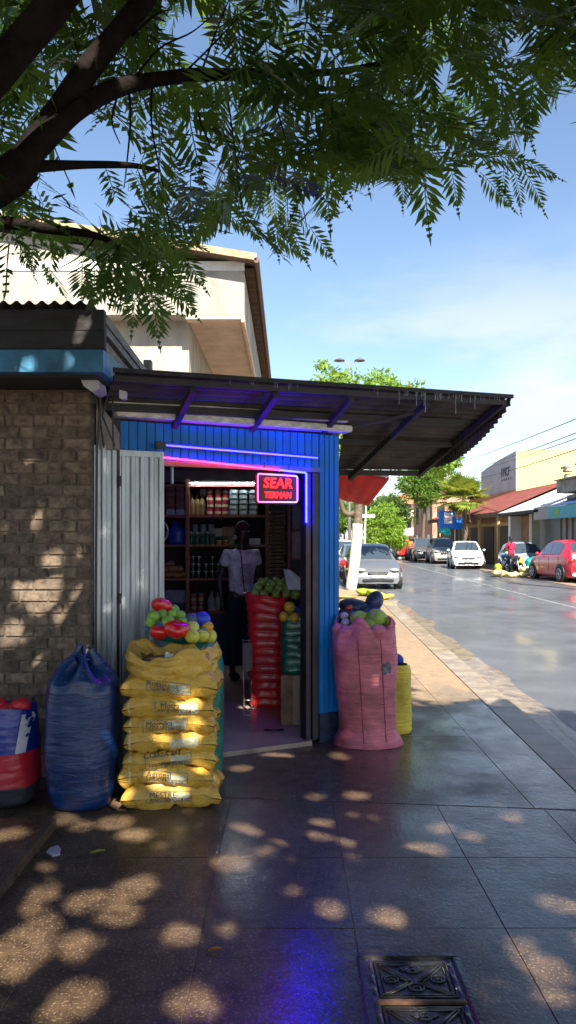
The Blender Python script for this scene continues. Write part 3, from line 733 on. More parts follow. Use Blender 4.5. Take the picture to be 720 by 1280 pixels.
Q3 = place(TM, hp, hd, hs, np.random.normal(0,.3,len(hp)), np.tile([.1,-1.,.15],(len(hp),1)))
# -- the part of the crown overhead and behind, out of the picture, that shades the pavement
def shade_pts(n, x0,x1,y0,y1, z0,z1):
    gx = np.random.uniform(x0,x1,n); gy = np.random.uniform(y0,y1,n); z = np.random.uniform(z0,z1,n)
    return np.stack([gx+KX*z, gy+KY*z, z], 1)
A = np.concatenate([shade_pts(15000,-4.6,.9,-1.0,8.9,4.0,6.6), shade_pts(9000,.9,3.4,-1.0,7.0,3.9,6.4)])
A = np.concatenate([A, shade_pts(4200,-4.6,1.1,4.0,9.2,5.8,7.8)])
x, y = pix(A); vis = (A[:,1] > .2) & (x > -60) & (x < 780) & (y > -70)
A = A[~vis]
low = (A[:,2] < 4.4) & (np.hypot(A[:,0],A[:,1]) < 1.2); A = A[~low]
D = np.stack([np.random.normal(0,.7,len(A)), np.random.normal(0,.7,len(A)), np.random.uniform(-.6,.2,len(A))],1)
Q4 = place(TB, A, D, np.random.uniform(.8,1.25,len(A)), np.random.normal(0,.6,len(A)))
# visible back layer that also closes the shade over kiosk and wall
B = shade_pts(1300,-4.6,1.1,4.2,9.2,3.3,5.6); S = np.random.uniform(.8,1.15,len(B))
x, y = pix(B); m = (y > -90) & (x > -80) & (x < 790) & (B[:,1] > 2.7); B = B[m]; S = S[m]
D = np.stack([np.random.normal(0.1,.7,len(B)), np.random.normal(0,.6,len(B)), np.random.uniform(-.9,.1,len(B))],1)
b3 = filt(B, D, S, TM); Q5 = place(TM, b3[0], b3[1], b3[2], np.random.normal(0,.5,len(b3[0])))
QQ = np.concatenate([Q1,Q2,Q3,Q4,Q5]); QQ = sunfilter(QQ)
# keep the air just around the lens free
dd = np.linalg.norm(QQ.mean(axis=1)-np.array([0,0,CH]), axis=1); QQ = QQ[dd > 1.4]
print('leaflets', len(QQ))
big_mesh('crown', QQ.reshape(-1,3), np.arange(len(QQ)*4).reshape(-1,4), M_leaf, tr, org=(-3.3,2.1,0))
# ------------------------------------------------------------------ sacks and bags
def sackmat(name, col, rough=.42, bump=.5, st=(3,3,26), var=.25, coat=0., trans=0., fine=0.):
    m = mat(name, col, rough, var=var, vscale=3.5, stretch=(1,1,1), coat=coat)
    N = m.node_tree.nodes; L = m.node_tree.links; b = N['Principled BSDF']
    tc = N.new('ShaderNodeTexCoord'); mp = N.new('ShaderNodeMapping'); mp.inputs['Scale'].default_value = st; L.new(tc.outputs['Object'], mp.inputs[0])
    n = N.new('ShaderNodeTexNoise'); n.inputs['Scale'].default_value = 1.6; n.inputs['Detail'].default_value = 7; n.inputs['Distortion'].default_value = .8; n.inputs['Roughness'].default_value = .6; L.new(mp.outputs[0], n.inputs[0])
    bp = N.new('ShaderNodeBump'); bp.inputs['Strength'].default_value = bump; bp.inputs['Distance'].default_value = .025; L.new(n.outputs[0], bp.inputs['Height'])
    if fine:
        wv = N.new('ShaderNodeTexWave'); wv.bands_direction = 'Z'; wv.inputs['Scale'].default_value = 90; wv.inputs['Distortion'].default_value = 1.5; L.new(tc.outputs['Object'], wv.inputs[0])
        b2 = N.new('ShaderNodeBump'); b2.inputs['Strength'].default_value = fine; b2.inputs['Distance'].default_value = .002; L.new(wv.outputs[0], b2.inputs['Height']); L.new(bp.outputs[0], b2.inputs['Normal']); L.new(b2.outputs[0], b.inputs['Normal'])
    else: L.new(bp.outputs[0], b.inputs['Normal'])
    return m
def sack(c, h, rx, ry, prof, nu=96, nv=90, wr=.010, ribs=0, ribamp=0., ears=0., pleat=0., pleatn=9, top=1., lean=(0,0), sq=2.6, seed=0, rot=0., earp=.10, zr=None):
    """standing filled sack: closed base, soft creased sides, gathered or open top"""
    g = MB(); cx, cy, cz = c; ca, sa = math.cos(rot), math.sin(rot)
    ts = [p[0] for p in prof]; rsx = [p[1] for p in prof]
    def f(u, v):
        a = 2*PI*u; C, S_ = math.cos(a), math.sin(a)
        k = 1/((abs(C)**sq+abs(S_)**sq)**(1/sq))
        r = float(np.interp(v, ts, rsx))
        z = v*h*top
        n1 = noise.noise(Vector((C*1.5+seed, S_*1.5, z*4/h)))*.05
        n2 = noise.noise(Vector((C*2.2, S_*2.2+seed, z*34)))*wr + noise.noise(Vector((C*5, S_*5+seed, z*60)))*wr*.5
        rr_ = r*(1+n1)+n2*min(1, r*2)
        if ribs:
            q = (v*ribs+.10*noise.noise(Vector((C*2,S_*2,seed+v*3)))) % 1.
            rr_ += ribamp*(abs(math.sin(q*PI))**.5-.7)
        if ears and v < earp*2:
            rr_ += ears*(abs(C)**6)*max(0, 1-v/earp)
        if pleat and v > .78:
            w_ = (v-.78)/.22; rr_ += pleat*w_*math.sin(pleatn*a+seed+1.5*math.sin(a*2))*(.6+.4*math.sin(3*a+seed))
            z += .6*pleat*w_*math.sin(pleatn*.5*a+seed*2)*h
        x = C*k*rx*rr_; y = S_*k*ry*rr_
        x, y = x*ca-y*sa, x*sa+y*ca
        return Vector((cx+x+lean[0]*v*h, cy+y+lean[1]*v*h, cz+z))
    g.grid(f, nu, nv, closeu=True)
    n0 = len(g.v); g.v.append((cx,cy,cz+.004)); g.f += [((j+1)%nu, j, n0) for j in range(nu)]; g.m += [0]*nu
    return g
def bvh(g): return BVHTree.FromPolygons([Vector(v) for v in g.v], g.f)
def decal(tree, pts, faces, fx, d=Vector((0,1,0)), off=.003):
    vs = []
    for p in pts:
        o = fx(p)
        h_ = tree.ray_cast(o-d*.6, d)
        vs.append(h_[0]-d*off if h_[0] else o)
    return vs, faces
def gridpts(w_, h_, nx=12, ny=6):
    pts = [Vector((-w_/2+w_*i/nx, -h_/2+h_*j/ny, 0)) for j in range(ny+1) for i in range(nx+1)]
    fs = [(j*(nx+1)+i, j*(nx+1)+i+1, (j+1)*(nx+1)+i+1, (j+1)*(nx+1)+i) for j in range(ny) for i in range(nx)]
    return pts, fs
# blue tied bag
M_bluebag = sackmat('navy_woven_plastic', (.004,.026,.11), .2, .55, (1.6,1.6,11), coat=.3, fine=.2)
t = thing('blue_sack', 'tall navy blue sack tied at the neck in front of the brick wall', 'sack', (-1.235,4.42,0))
g = sack((-1.235,4.42,0), .90, .215, .18, [(0,.62),(.03,.78),(.12,.92),(.3,1.0),(.6,1.0),(.78,.98),(.84,.93),(.90,.66),(.955,.30),(.985,.13),(1,.16)], nv=110, wr=.007, pleat=.12, pleatn=9, lean=(.02,0), seed=2.3, ears=.05)
g.build('sack_body', M_bluebag, t, smooth=True)
g = MB(); ring = [Vector((-1.217+.035*math.cos(a), 4.42+.03*math.sin(a), .878+.006*math.sin(3*a))) for a in np.linspace(0,2*PI,16,endpoint=False)]
g.tube(ring, .009, 8, closed=True); g.build('tie', M_bluebag, t, smooth=True)
# tricolour bag at the picture edge
M_tri = mat('tricolour_plastic', (.1,.1,.1), .38, var=0, bump=.6, bscale=14, coat=.2)
Nn = M_tri.node_tree.nodes; Ln = M_tri.node_tree.links
tcn = Nn.new('ShaderNodeTexCoord'); spx = Nn.new('ShaderNodeSeparateXYZ'); Ln.new(tcn.outputs['Object'], spx.inputs[0])
nn = Nn.new('ShaderNodeTexNoise'); nn.inputs['Scale'].default_value = 5; Ln.new(tcn.outputs['Object'], nn.inputs[0])
ad = Nn.new('ShaderNodeMath'); ad.operation = 'MULTIPLY_ADD'; Ln.new(nn.outputs[0], ad.inputs[0]); ad.inputs[1].default_value = .05; Ln.new(spx.outputs[2], ad.inputs[2])
ramp = Nn.new('ShaderNodeValToRGB'); cr = ramp.color_ramp; cr.interpolation = 'CONSTANT'
cr.elements[0].color = (.035,.035,.045,1); cr.elements[1].position = .155; cr.elements[1].color = (.42,.015,.03,1)
e = cr.elements.new(.345); e.color = (.01,.02,.22,1)
Ln.new(ad.outputs[0], ramp.inputs[0]); Ln.new(ramp.outputs[0], Nn['Principled BSDF'].inputs['Base Color'])
t = thing('striped_bag', 'big carrier bag in blue, red and grey bands beside the navy sack', 'bag', (-1.72,4.5,0))
g = sack((-1.74,4.5,0), .58, .215, .19, [(0,.80),(.05,.95),(.2,1.02),(.6,1.0),(.9,.94),(1,.90)], wr=.012, seed=7, pleat=.04, pleatn=5)
g.build('bag_body', M_tri, t, smooth=True); tb = bvh(g)
pts, fs = gridpts(.045,.22,3,8); v_, f_ = decal(tb, pts, fs, lambda p: Vector((-1.565+p.x+.12*p.y, 4.45, .44+p.y))); g2 = MB(); g2.add(v_, f_); g2.build('white_stripe', mat('white_plastic', (.5,.5,.55), .4, var=.15), t, smooth=True)
g = MB()
for i in range(5): g.ell((-1.80+.05*i, 4.44+.02*(i%2), .575+.02*math.sin(i*2)), (.06,.06,.045), 16, 10)
tag(g.build('red_cloth_bundle', sackmat('red_plastic', (.50,.012,.02), .35, .8, (9,9,9)), None, True, org=(-1.72,4.45,.56)), 'crumpled red plastic bundle stuffed in the mouth of the banded bag', 'bundle')
# stack of flat yellow sacks
M_yel = sackmat('yellow_woven_sack', (.62,.36,.05), .34, 1.0, (6,6,10), coat=.12, var=.3, fine=.12)
M_print = mat('grey_print', (.22,.22,.17), .6, var=.5, vscale=60)
M_print2 = mat('pale_print', (.55,.50,.33), .6, var=.3, vscale=40)
M_ink = mat('dark_ink', (.03,.035,.05), .6, var=0)
M_tape = mat('pale_tape', (.60,.47,.22), .45, var=.2, vscale=30)
def pillow(c, w_, d_, h_, rot, seed, i, pinch=.05, nx=54, ny=34):
    g = MB(); cx, cy, cz = c; ca, sa = math.cos(rot), math.sin(rot)
    def sh(top):
        def f(uu, vv):
            u, v = 2*uu-1, 2*vv-1
            ed = max(0, (1-abs(u)**(7 if i else 5)))**.40*max(0, (1-abs(v)**6))**.42
            x = w_/2*u*(1-pinch*.9*(1-v**2))*(1.0); y = d_/2*v*(1-pinch*(1-u**2))
            nzv = noise.noise(Vector((u*2.2+seed, v*2, top*3)))*.036+noise.noise(Vector((u*6+seed, v*3, top*3)))*.020+abs(noise.noise(Vector((u*4+v*2+seed*2, v*5-u*3, 1))))*-.03
            z = (h_/2+ nzv)*ed*(1 if top else -1)
            z += -.018*(abs(u)**3)*(1 if not top else .6)+.010*math.sin(u*3+seed)
            x += .012*noise.noise(Vector((u*3,v*3,seed))); y += .02*noise.noise(Vector((u*3,v*3,seed+5)))
            return Vector((cx+x*ca-y*sa, cy+x*sa+y*ca, cz+z))
        return f
    g.grid(sh(1), nx, ny); g.grid(sh(0), nx, ny)
    return g
zs = [0.0,.135,.235,.335,.445,.54,.65]; hs_ = [.145,.115,.11,.12,.105,.12,.135]
wds = [.60,.555,.55,.555,.54,.53,.57]
words_ = [('MESTRE','SEMOLA'),('Agropal',''),('COSER DY','FRAMORES'),('',''),('Mostyka','lua'),('Motral','SEMOLA'),('Rosaguma','')]
descr = ['bottom yellow sack of the tall stack, pointed corners on the paving', 'second yellow sack from the bottom of the tall stack, sun dappled', 'third yellow sack from the bottom of the stack, dark capitals along its top',
 'fourth yellow sack from the bottom of the stack, with a faint pale patch', 'fifth yellow sack from the bottom of the stack, framed handwriting print', 'sixth yellow sack from the bottom of the stack, small grey print', 'topmost closed yellow sack of the stack, right under the open one']
for i in range(7):
    rt = random.uniform(-.09,.09)+.03; cx = -.705+random.uniform(-.02,.02)+(.01 if i==0 else 0)
    t = thing('yellow_sack', descr[i], 'sack', (cx,4.52,zs[i]), 'yellow sacks stacked by the shutter')
    g = pillow((cx,4.52,zs[i]+hs_[i]/2+.004), wds[i], .40, hs_[i]+.028, rt, i*3.1, i, .12 if i == 0 else .045)
    g.build('sack_body', M_yel, t, smooth=True); tb = bvh(g)
    zc = zs[i]+hs_[i]*.52; a_, b2 = words_[i]
    lw = .26; pts, fs = gridpts(lw, .062, 14, 5); x0 = -.70+[.0,-.02,.0,.09,-.02,.05,.0][i]
    fx = lambda p, dx=0, dz=0, sl=[.0,-.1,.08,.1,.05,-.02,-.12][i]: Vector((x0+dx+p.x, 4.52, zc+dz+p.y+sl*(p.x+dx)))
    bord = MB(); 
    if i != 3:
        for (wx, wz, ox, oz) in ((lw,.004,0,.033),(lw,.004,0,-.033),(.004,.066,lw/2,0),(.004,.066,-lw/2,0)):
            pp, ff = gridpts(wx, wz, 14 if wx > .1 else 1, 1 if wx > .1 else 5)
            v_, f_ = decal(tb, pp, ff, lambda p: fx(p, ox, oz)); bord.add(v_, f_)
        bord.build('printed_border', M_print, t)
    pp, ff = gridpts(.11 if i != 3 else .17, .05, 8, 4); v_, f_ = decal(tb, pp, ff, lambda p: fx(p, .065 if i != 3 else 0, -.002), off=.0022); bord = MB(); bord.add(v_, f_); bord.build('pale_print_patch', M_print2, t)
    for txt, sz, dx, dz in ((a_, .046, -.035, .010), (b2, .030, .03, -.018)):
        if not txt: continue
        vs, fs2 = text_mesh(txt, sz)
        v_, f_ = decal(tb, vs, fs2, lambda p: fx(p, dx, dz+(.03 if i == 2 and dz > 0 else 0)), off=.004); q = MB(); q.add(v_, f_); q.build('printed_lettering', M_ink, t)
    if i != 3:
        q = MB()
        for row in range(3):
            x = -.11
            while x < .11:
                l_ = random.uniform(.006,.02); pp, ff = gridpts(l_, .0035, 2, 1); v_, f_ = decal(tb, pp, ff, lambda p: fx(p, x+l_/2, -.010-.007*row)); q.add(v_, f_); x += l_+.005
        q.build('small_print_lines', M_ink, t)
    if 1 <= i <= 5:
        q = MB(); pp, ff = gridpts(.012, hs_[i]*.9, 1, 8); v_, f_ = decal(tb, pp, ff, lambda p: Vector((-.925+p.x, 4.52, zc+p.y))); q.add(v_, f_); q.build('pale_tape_strip', M_tape, t)
# the open sack on top
t = thing('open_yellow_sack', 'open yellow sack with rumpled mouth crowning the tall stack', 'sack', (-.70,4.5,.77), 'yellow sacks stacked by the shutter')
g = MB()
def opn(u, v):
    a = 2*PI*u; C, S_ = math.cos(a), math.sin(a); k = 1/((abs(C)**3+abs(S_)**3)**(1/3))
    if v < .7:
        w_ = v/.7; r = .96+.06*math.sin(w_*PI)+.04*w_; z = .0+w_*.17
    else:
        w_ = (v-.7)/.3; r = 1.0-.34*w_; z = .17-.10*w_
    fold = .035*math.sin(5*a+.8)+.03*math.sin(9*a+2)
    z += (v**1.5)*(.035*math.sin(2*a+2.6)+.030*math.sin(5*a+1)+.018*math.sin(11*a+2)+.04*noise.noise(Vector((C*3,S_*3,v*2))))
    r += 1.5*fold*v+.09*noise.noise(Vector((C*2,S_*2,v*5)))-.10*abs(noise.noise(Vector((C*4+v*3,S_*4,v*4))))
    if S_ < -.3 and v < .9: z -= .035*(1-abs(C))*v
    return Vector((-.70+C*k*.262*r+(.03 if C < 0 else 0)*-v, 4.52+S_*k*.185*r, .762+z))
g.grid(opn, 110, 40, closeu=True)
g.build('sack_mouth', M_yel, t, smooth=True)
g = MB(); g.ell((-.70,4.53,.845), (.21,.14,.03), 24, 10); g.build('filling', mat('brown_grain', (.16,.09,.04), .9, var=.4, vscale=60, bump=.8, bscale=120), t, smooth=True)
g = MB(); g.grid(lambda u,v: Vector((-.745+.05*u+.012*v, 4.40+.02*v, .835+.075*v+.008*math.sin(u*7))), 6, 6); tag(g.build('paper_scrap', mat('white_paper', (.6,.58,.55), .7, var=.1), None, True, org=(-.73,4.41,.85)), 'white paper scrap sticking out of the open yellow sack', 'paper')
g = MB(); q_ = []
for i in range(14):
    a = i/13; q_.append(Vector((-.575+.075*math.cos(a*PI*1.6+2.2)+.02*a, 4.39, .895+.065*math.sin(a*PI*1.6+2.2))))
g.tube(q_, [.012+.014*math.sin(i/13*PI) for i in range(14)], 10)
tag(g.build('brown_paper_curl', mat('kraft_paper', (.36,.20,.10), .6, var=.3, vscale=20, bump=.4), None, True, org=(-.58,4.39,.9)), 'curled brown paper wrapper at the rim of the open yellow sack', 'wrapper')
# green sack behind it
M_green = sackmat('green_plastic_sack', (.0,.19,.115), .33, .7, (5,5,16), coat=.3)
t = thing('green_sack', 'bright green full sack standing behind the yellow stack under a teal basin', 'sack', (-.655,5.0,0))
sack((-.655,4.99,.0), .93, .215, .20, [(0,.86),(.03,.96),(.3,1.0),(.8,1.0),(.93,.93),(.98,.78),(1,.62)], wr=.014, seed=4, ribs=0).build('sack_body', M_green, t, smooth=True)
g = MB(); prof = [(.07,0),(.12,.012),(.175,.055),(.205,.085),(.215,.09),(.213,.082),(.18,.05),(.12,.008),(.0,.004)]
t = thing('teal_basin', 'shiny teal plastic basin of produce resting on the green sack', 'basin', (-.735,4.86,.93))
g.lathe(prof, (-.735,4.86,.925), 40); g.build('basin_bowl', mat('teal_plastic', (.0,.22,.27), .25, var=.1, coat=.4), t, smooth=True)
# pink sack
M_pink = sackmat('pink_woven_sack', (.64,.17,.21), .45, .9, (2.5,2.5,22), var=.35, fine=.3)
PX, PY = .625, 5.76
t = thing('pink_sack', 'bulging pink woven sack of green mangoes leaning against the kiosk corner', 'sack', (PX,PY,0))
g = sack((PX,PY,0), .93, .248, .21, [(0,.90),(.05,.93),(.15,.88),(.35,.90),(.6,.97),(.78,1.01),(.86,.99),(.92,.93),(.97,.90),(1,.82)], nv=120, wr=.016, ears=.20, earp=.12, pleat=.13, pleatn=8, seed=1.3, lean=(-.04,0), sq=2.8)
g.build('sack_body', M_pink, t, smooth=True); tb = bvh(g)
q = MB()
for x0, x1 in ((-.10,-.05),(.075,.12)):
    pts = [Vector((0,.05+.78*i/40,0)) for i in range(41)]
    line = []
    for p in pts:
        f_ = p.y; o = Vector((PX+x1+(x0-x1)*f_/.8, PY-1, f_)); h_ = tb.ray_cast(o, Vector((0,1,0)))
        if h_[0]: line.append(h_[0]-Vector((0,.001,0)))
    q.tube(line, .0035, 6)
    q.build('sewn_seam', mat('dark_pink_thread', (.22,.02,.05), .7, var=0), t, smooth=True); q = MB()
pts, fs = gridpts(.085,.085,8,8)
v_, f_ = decal(tb, pts, fs, lambda p: Vector((PX+.115+p.x*(1-.3*abs(p.y)/.05), PY, .615+p.y+.01*math.sin(p.x*90)))); q.add(v_, f_); q.build('faded_stamp', mat('grey_stamp', (.13,.13,.15), .7, var=.7, vscale=60), t, smooth=True)
# rolled cuffs around the mouth
g = MB()
for i in range(9):
    a = 2*PI*(i+.5)/9; c_ = Vector((PX-.037+.20*math.cos(a), PY+.165*math.sin(a), .872+.012*math.sin(i*2.1)))
    g.ell(c_, (.075,.05,.055+.012*math.sin(i*4)), 16, 10, rot=Matrix.Rotation(a+PI/2,3,'Z') @ Matrix.Rotation(.3*math.sin(i),3,'Y'))
g.build('rolled_cuff', M_pink, t, smooth=True)
# small yellow sack behind
M_yel2 = sackmat('lemon_yellow_sack', (.85,.62,.06), .45, .8, (3,3,30), fine=.2)
t = thing('small_yellow_sack', 'short lemon yellow sack half hidden behind the pink sack', 'sack', (.895,6.12,0))
sack((.895,6.12,0), .555, .125, .12, [(0,.92),(.05,1.02),(.2,1.0),(.9,.98),(.97,.9),(1,.72)], wr=.010, seed=3, ears=.06).build('sack_body', M_yel2, t, smooth=True)
g = MB(); g.ell((.83,6.02,.68), (.05,.05,.16), 16, 12, rot=Matrix.Rotation(.12,3,'Y')); g.ell((.84,6.02,.80), (.035,.04,.06), 12, 8)
tag(g.build('maroon_bag', sackmat('maroon_cloth', (.22,.008,.035), .6, .6, (8,8,8)), None, True, org=(.83,6.02,.68)), 'dark maroon cloth bag hanging behind the pink sack', 'bag')
g = MB(); g.ell((.90,6.08,.60), (.055,.05,.045), 14, 10, rot=Matrix.Rotation(.5,3,'Y')); g.ell((.86,6.06,.575),(.04,.04,.03),12,8)
tag(g.build('blue_cap_bag', sackmat('royal_blue_plastic', (.01,.03,.28), .35, .6, (9,9,9)), None, True, org=(.9,6.08,.6)), 'knotted royal blue plastic bag on the short lemon sack', 'bag')
g = MB()
for (x,y,z,a,b_,c_,r) in ((.58,6.35,1.0,.15,.12,.075,.2),(.74,6.34,1.05,.075,.09,.10,.5),(.50,6.3,.95,.10,.1,.06,-.3),(.68,6.3,.97,.12,.1,.07,.1),(.60,6.35,.80,.18,.15,.22,0)):
    g.ell((x,y,z),(a,b_,c_), 20, 12, rot=Matrix.Rotation(r,3,'Y'))
tag(g.build('navy_bag', sackmat('navy_plastic', (.012,.03,.11), .38, .9, (7,7,7), coat=.2), None, True, org=(.62,6.33,.9)), 'slumped dark navy plastic bag behind the green mangoes', 'bag')
g = MB(); g.lathe([(.17,0),(.19,.3),(.2,.6),(.19,.68)], (.62,6.38,0), 20); tag(g.build('grey_drum', mat('grey_plastic_drum', (.10,.1,.12), .5, var=.3), None, True, org=(.62,6.38,0)), 'grey drum behind the pink sack carrying the navy bag', 'drum')
# red ribbed sack and green sack in the doorway
M_red = sackmat('red_plastic_sack', (.80,.018,.02), .30, .45, (4,4,12), coat=.4)
RXc, RYc = -.19, 6.95
t = thing('red_sack', 'tall glossy red sack banded in folds inside the doorway, heaped with limes', 'sack', (RXc,RYc,.032))
sack((RXc,RYc,.032), 1.02, .185, .17, [(0,.84),(.03,.92),(.5,.95),(.8,1.0),(.92,1.06),(1,1.12)], wr=.006, ribs=13, ribamp=.075, seed=2, sq=4.0, nv=150, pleat=.05, pleatn=5, ears=.03).build('sack_body', M_red, t, smooth=True)
g = MB()
rim = [Vector((RXc+.215*math.cos(a)*(1+.04*math.sin(5*a)), RYc+.19*math.sin(a), 1.055+.022*math.sin(2*a+.5)+.012*math.sin(7*a))) for a in np.linspace(0,2*PI,48,endpoint=False)]
g.tube(rim, .019, 8, closed=True); g.build('folded_rim', M_red, t, smooth=True)
g = MB(); g.lathe([(.0,1.0),(.19,1.0),(.19,1.03),(0,1.045)], (RXc,RYc,.01), 24, caps=False); g.build('packed_top', M_red, t)
GXc, GYc = .075, 6.32
t = thing('dark_green_sack', 'glossy dark green ribbed sack of oranges standing on a carton', 'sack', (GXc,GYc,.45))
M_dg = sackmat('dark_green_plastic', (.0,.13,.07), .3, .4, (4,4,12), coat=.4)
sack((GXc,GYc,.452), .50, .135, .13, [(0,.93),(.05,1.0),(.9,1.0),(.97,.95),(1,.82)], wr=.005, ribs=8, ribamp=.06, seed=6, sq=4.5, nv=110).build('sack_body', M_dg, t, smooth=True)
g = MB(); g.lathe([(0,.95),(.10,.95),(0,.951)], (GXc,GYc,0), 16, caps=False); g.ell((GXc,GYc,.94),(.11,.11,.02),16,6); g.build('packed_top', M_dg, t)
t = thing('cardboard_carton', 'tall brown carton on the shop floor under the dark green sack', 'carton', (.065,6.30,.032))
M_card = mat('brown_card', (.30,.19,.10), .8, var=.25, vscale=5, bump=.2)
g = MB(); g.rbox((.07,6.30,.241), (.26,.25,.416), .008); g.build('carton_box', M_card, t)
g = MB(); g.box((.07,6.1735,.241), (.05,.002,.41)); g.build('packing_tape', mat('packing_tape', (.33,.24,.14), .3, var=.1), t)
# items behind and beside
t = thing('folding_trolley', 'folded metal hand trolley with a striped strap leaning by the red sack', 'trolley', (-.37,6.85,.032))
g = MB()
for dx in (0,.075): g.tube([(-.405+dx,6.80,.04),(-.412+dx,6.83,.3),(-.42+dx,6.86,.66)], .008, 8)
for z in (.10,.30,.48,.65): g.tube([(-.408,6.82,z),(-.333,6.82,z)], .006, 6)
g.tube([(-.405,6.80,.04),(-.37,6.70,.035),(-.33,6.80,.04)], .008, 8)
g.build('tube_frame', mat('chrome_tube', (.45,.43,.40), .35, metal=.8, var=.2), t, smooth=True)
g = MB(); g.rbox((-.372,6.805,.50), (.085,.03,.26), .01); g.build('striped_strap', mat('tan_webbing', (.30,.24,.16), .8, var=.6, vscale=30, stretch=(4,1,14)), t)
g = MB(); 
def scoop(u,v): return P(354+ (10+18*v)*u+ 6*v + 18*v*u*.4, 711+26*v+ 2*u, 6.72)+Vector((0,.03*math.sin(u*PI),.0))
g.grid(scoop, 8, 8); g.grid(lambda u,v: scoop(u,v)+Vector((0,.004,0)), 8, 8)
tag(g.build('scale_pan', mat('white_enamel', (.55,.58,.62), .4, var=.1), None, True, org=P(366,722,6.72)), 'white flared metal scoop lying on the heap of limes', 'scoop')
g = MB(); g.ell((.09,6.98,1.16),(.05,.05,.07),14,10); tag(g.build('brown_gourd', mat('brown_gourd_skin', (.14,.09,.05), .6, var=.4), None, True, org=(.09,6.98,1.16)), 'dull brown gourd propped behind the limes under the scoop', 'gourd')
g = MB()
for (px,py,a,b_) in ((372,762,.05,.03),(382,757,.05,.04),(376,772,.06,.04),(388,770,.05,.06)): g.ell(P(px,py,6.55),(a,.05,b_),14,8,rot=Matrix.Rotation(.4,3,'Y'))
tag(g.build('blue_white_bag', sackmat('blue_white_plastic', (.05,.10,.45), .35, .9, (8,8,8)), None, True, org=P(380,766,6.55)), 'crumpled blue and white carrier bag beside the doorway oranges', 'bag')
g = MB(); g.rbox((.17,6.62,.52),(.14,.2,.97),.01); tag(g.build('dark_crate_stack', mat('dark_crate', (.05,.035,.03), .7, var=.3), org=(.17,6.6,.03)), 'dark upright crate behind the dark green sack by the inner wall', 'crate')
g = MB(); p_ = [P(384,906,5.86), P(390,902,5.84), P(393,925,5.80), P(380,926,5.84), P(379,915,5.86)]
g.prism([p+Vector((0,-.0,.0)) for p in p_], (0,.006,0)); tag(g.build('paper_leaflet', mat('leaflet_paper', (.5,.49,.47), .6, var=.2, vscale=40), org=p_[0]), 'white paper leaflet leaning on the door frame at the threshold', 'leaflet')
g = MB(); g.grid(lambda u,v: Vector((-.20+.17*u, 5.98+.05*v, .036+.012*math.sin(u*9)*math.sin(v*PI))), 12, 3); tag(g.build('dark_rag', mat('dark_rag', (.02,.018,.018), .9, var=.3), None, True, org=(-.1,6,.03)), 'small dark rag dropped on the shop floor by the carton', 'rag')

# ------------------------------------------------------------------ fruit
def fruit_mesh(kind):
    g = MB()
    if kind in ('lime','mango','orange','lemon','onion'):
        sh = {'lime':(1,.96,.92),'mango':(1.12,.92,.90),'orange':(1,1,.95),'lemon':(1.12,.92,.92),'onion':(1,1,.92)}[kind]
        def f(u,v):
            a = 2*PI*u; p = -PI/2+PI*v; r = 1+.035*noise.noise(Vector((math.cos(a)*math.cos(p)*1.5, math.sin(a)*1.5*math.cos(p), math.sin(p)*1.5+hash(kind)%7)))
            r -= .06*max(0, abs(v-.5)*2-.85)/.15
            return Vector((sh[0]*r*math.cos(p)*math.cos(a), sh[1]*r*math.cos(p)*math.sin(a), sh[2]*r*math.sin(p)))
        g.grid(f, 20, 14, closeu=True)
        g.tube([(0,0,.86*sh[2]),(0.02,.02,1.03*sh[2])], [.05,.04], 6)
    elif kind == 'tomato':
        def f(u,v):
            a = 2*PI*u; p = -PI/2+PI*v; r = 1+.07*math.cos(5*a+.6)*math.cos(p)+.05*math.cos(3*a)*math.cos(p); z = .74*math.sin(p); z -= .16*max(0, v-.75)/.25
            return Vector((r*math.cos(p)*math.cos(a), r*math.cos(p)*math.sin(a), z))
        g.grid(f, 32, 18, closeu=True)
    return g
M_F = {'lime': mat('lime_skin', (.24,.42,.035), .5, var=.3, vscale=1.6, bump=.3, bscale=24, col2=(.10,.20,.02)),
 'dull_lime': mat('dull_lime_skin', (.26,.38,.06), .5, var=.3, vscale=1.8, bump=.15, bscale=30),
 'mango': mat('mango_skin', (.30,.38,.035), .36, var=.3, vscale=1.1, col2=(.12,.22,.03), bump=.2, bscale=20),
 'orange': mat('orange_skin', (.60,.34,.03), .4, var=.2, vscale=2, bump=.2, bscale=40, col2=(.46,.33,.03)),
 'tomato': mat('red_gloss', (.62,.012,.012), .22, var=.15, vscale=3, coat=.5, bump=.2, bscale=5),
 'lemon': mat('lemon_skin', (.62,.52,.05), .4, var=.2, vscale=2, col2=(.40,.44,.05)),
 'onion': mat('onion_skin', (.45,.36,.38), .35, var=.25, vscale=2),
 'blue': mat('blue_wrap', (.015,.05,.50), .4, var=.2, vscale=4), 'slate': mat('slate_wrap', (.06,.10,.16), .5, var=.3, vscale=4), 'amber': mat('amber_skin', (.65,.30,.02), .4, var=.2)}
_fm = {}
def fruit(name, kind, m, p, r, label, cat, group):
    key = (kind, m)
    if key not in _fm:
        o = fruit_mesh(kind).build(name, M_F[m], None, True); _fm[key] = o
    else:
        o = _fm[key].copy(); COL.objects.link(o); o.name = name
    o.location = p; rr_ = r*random.uniform(.86,1.10); o.scale = (rr_,)*3; o.rotation_euler = (random.uniform(-.7,.7), random.uniform(-.7,.7), random.uniform(0,6.28))
    return tag(o, label, cat, group)
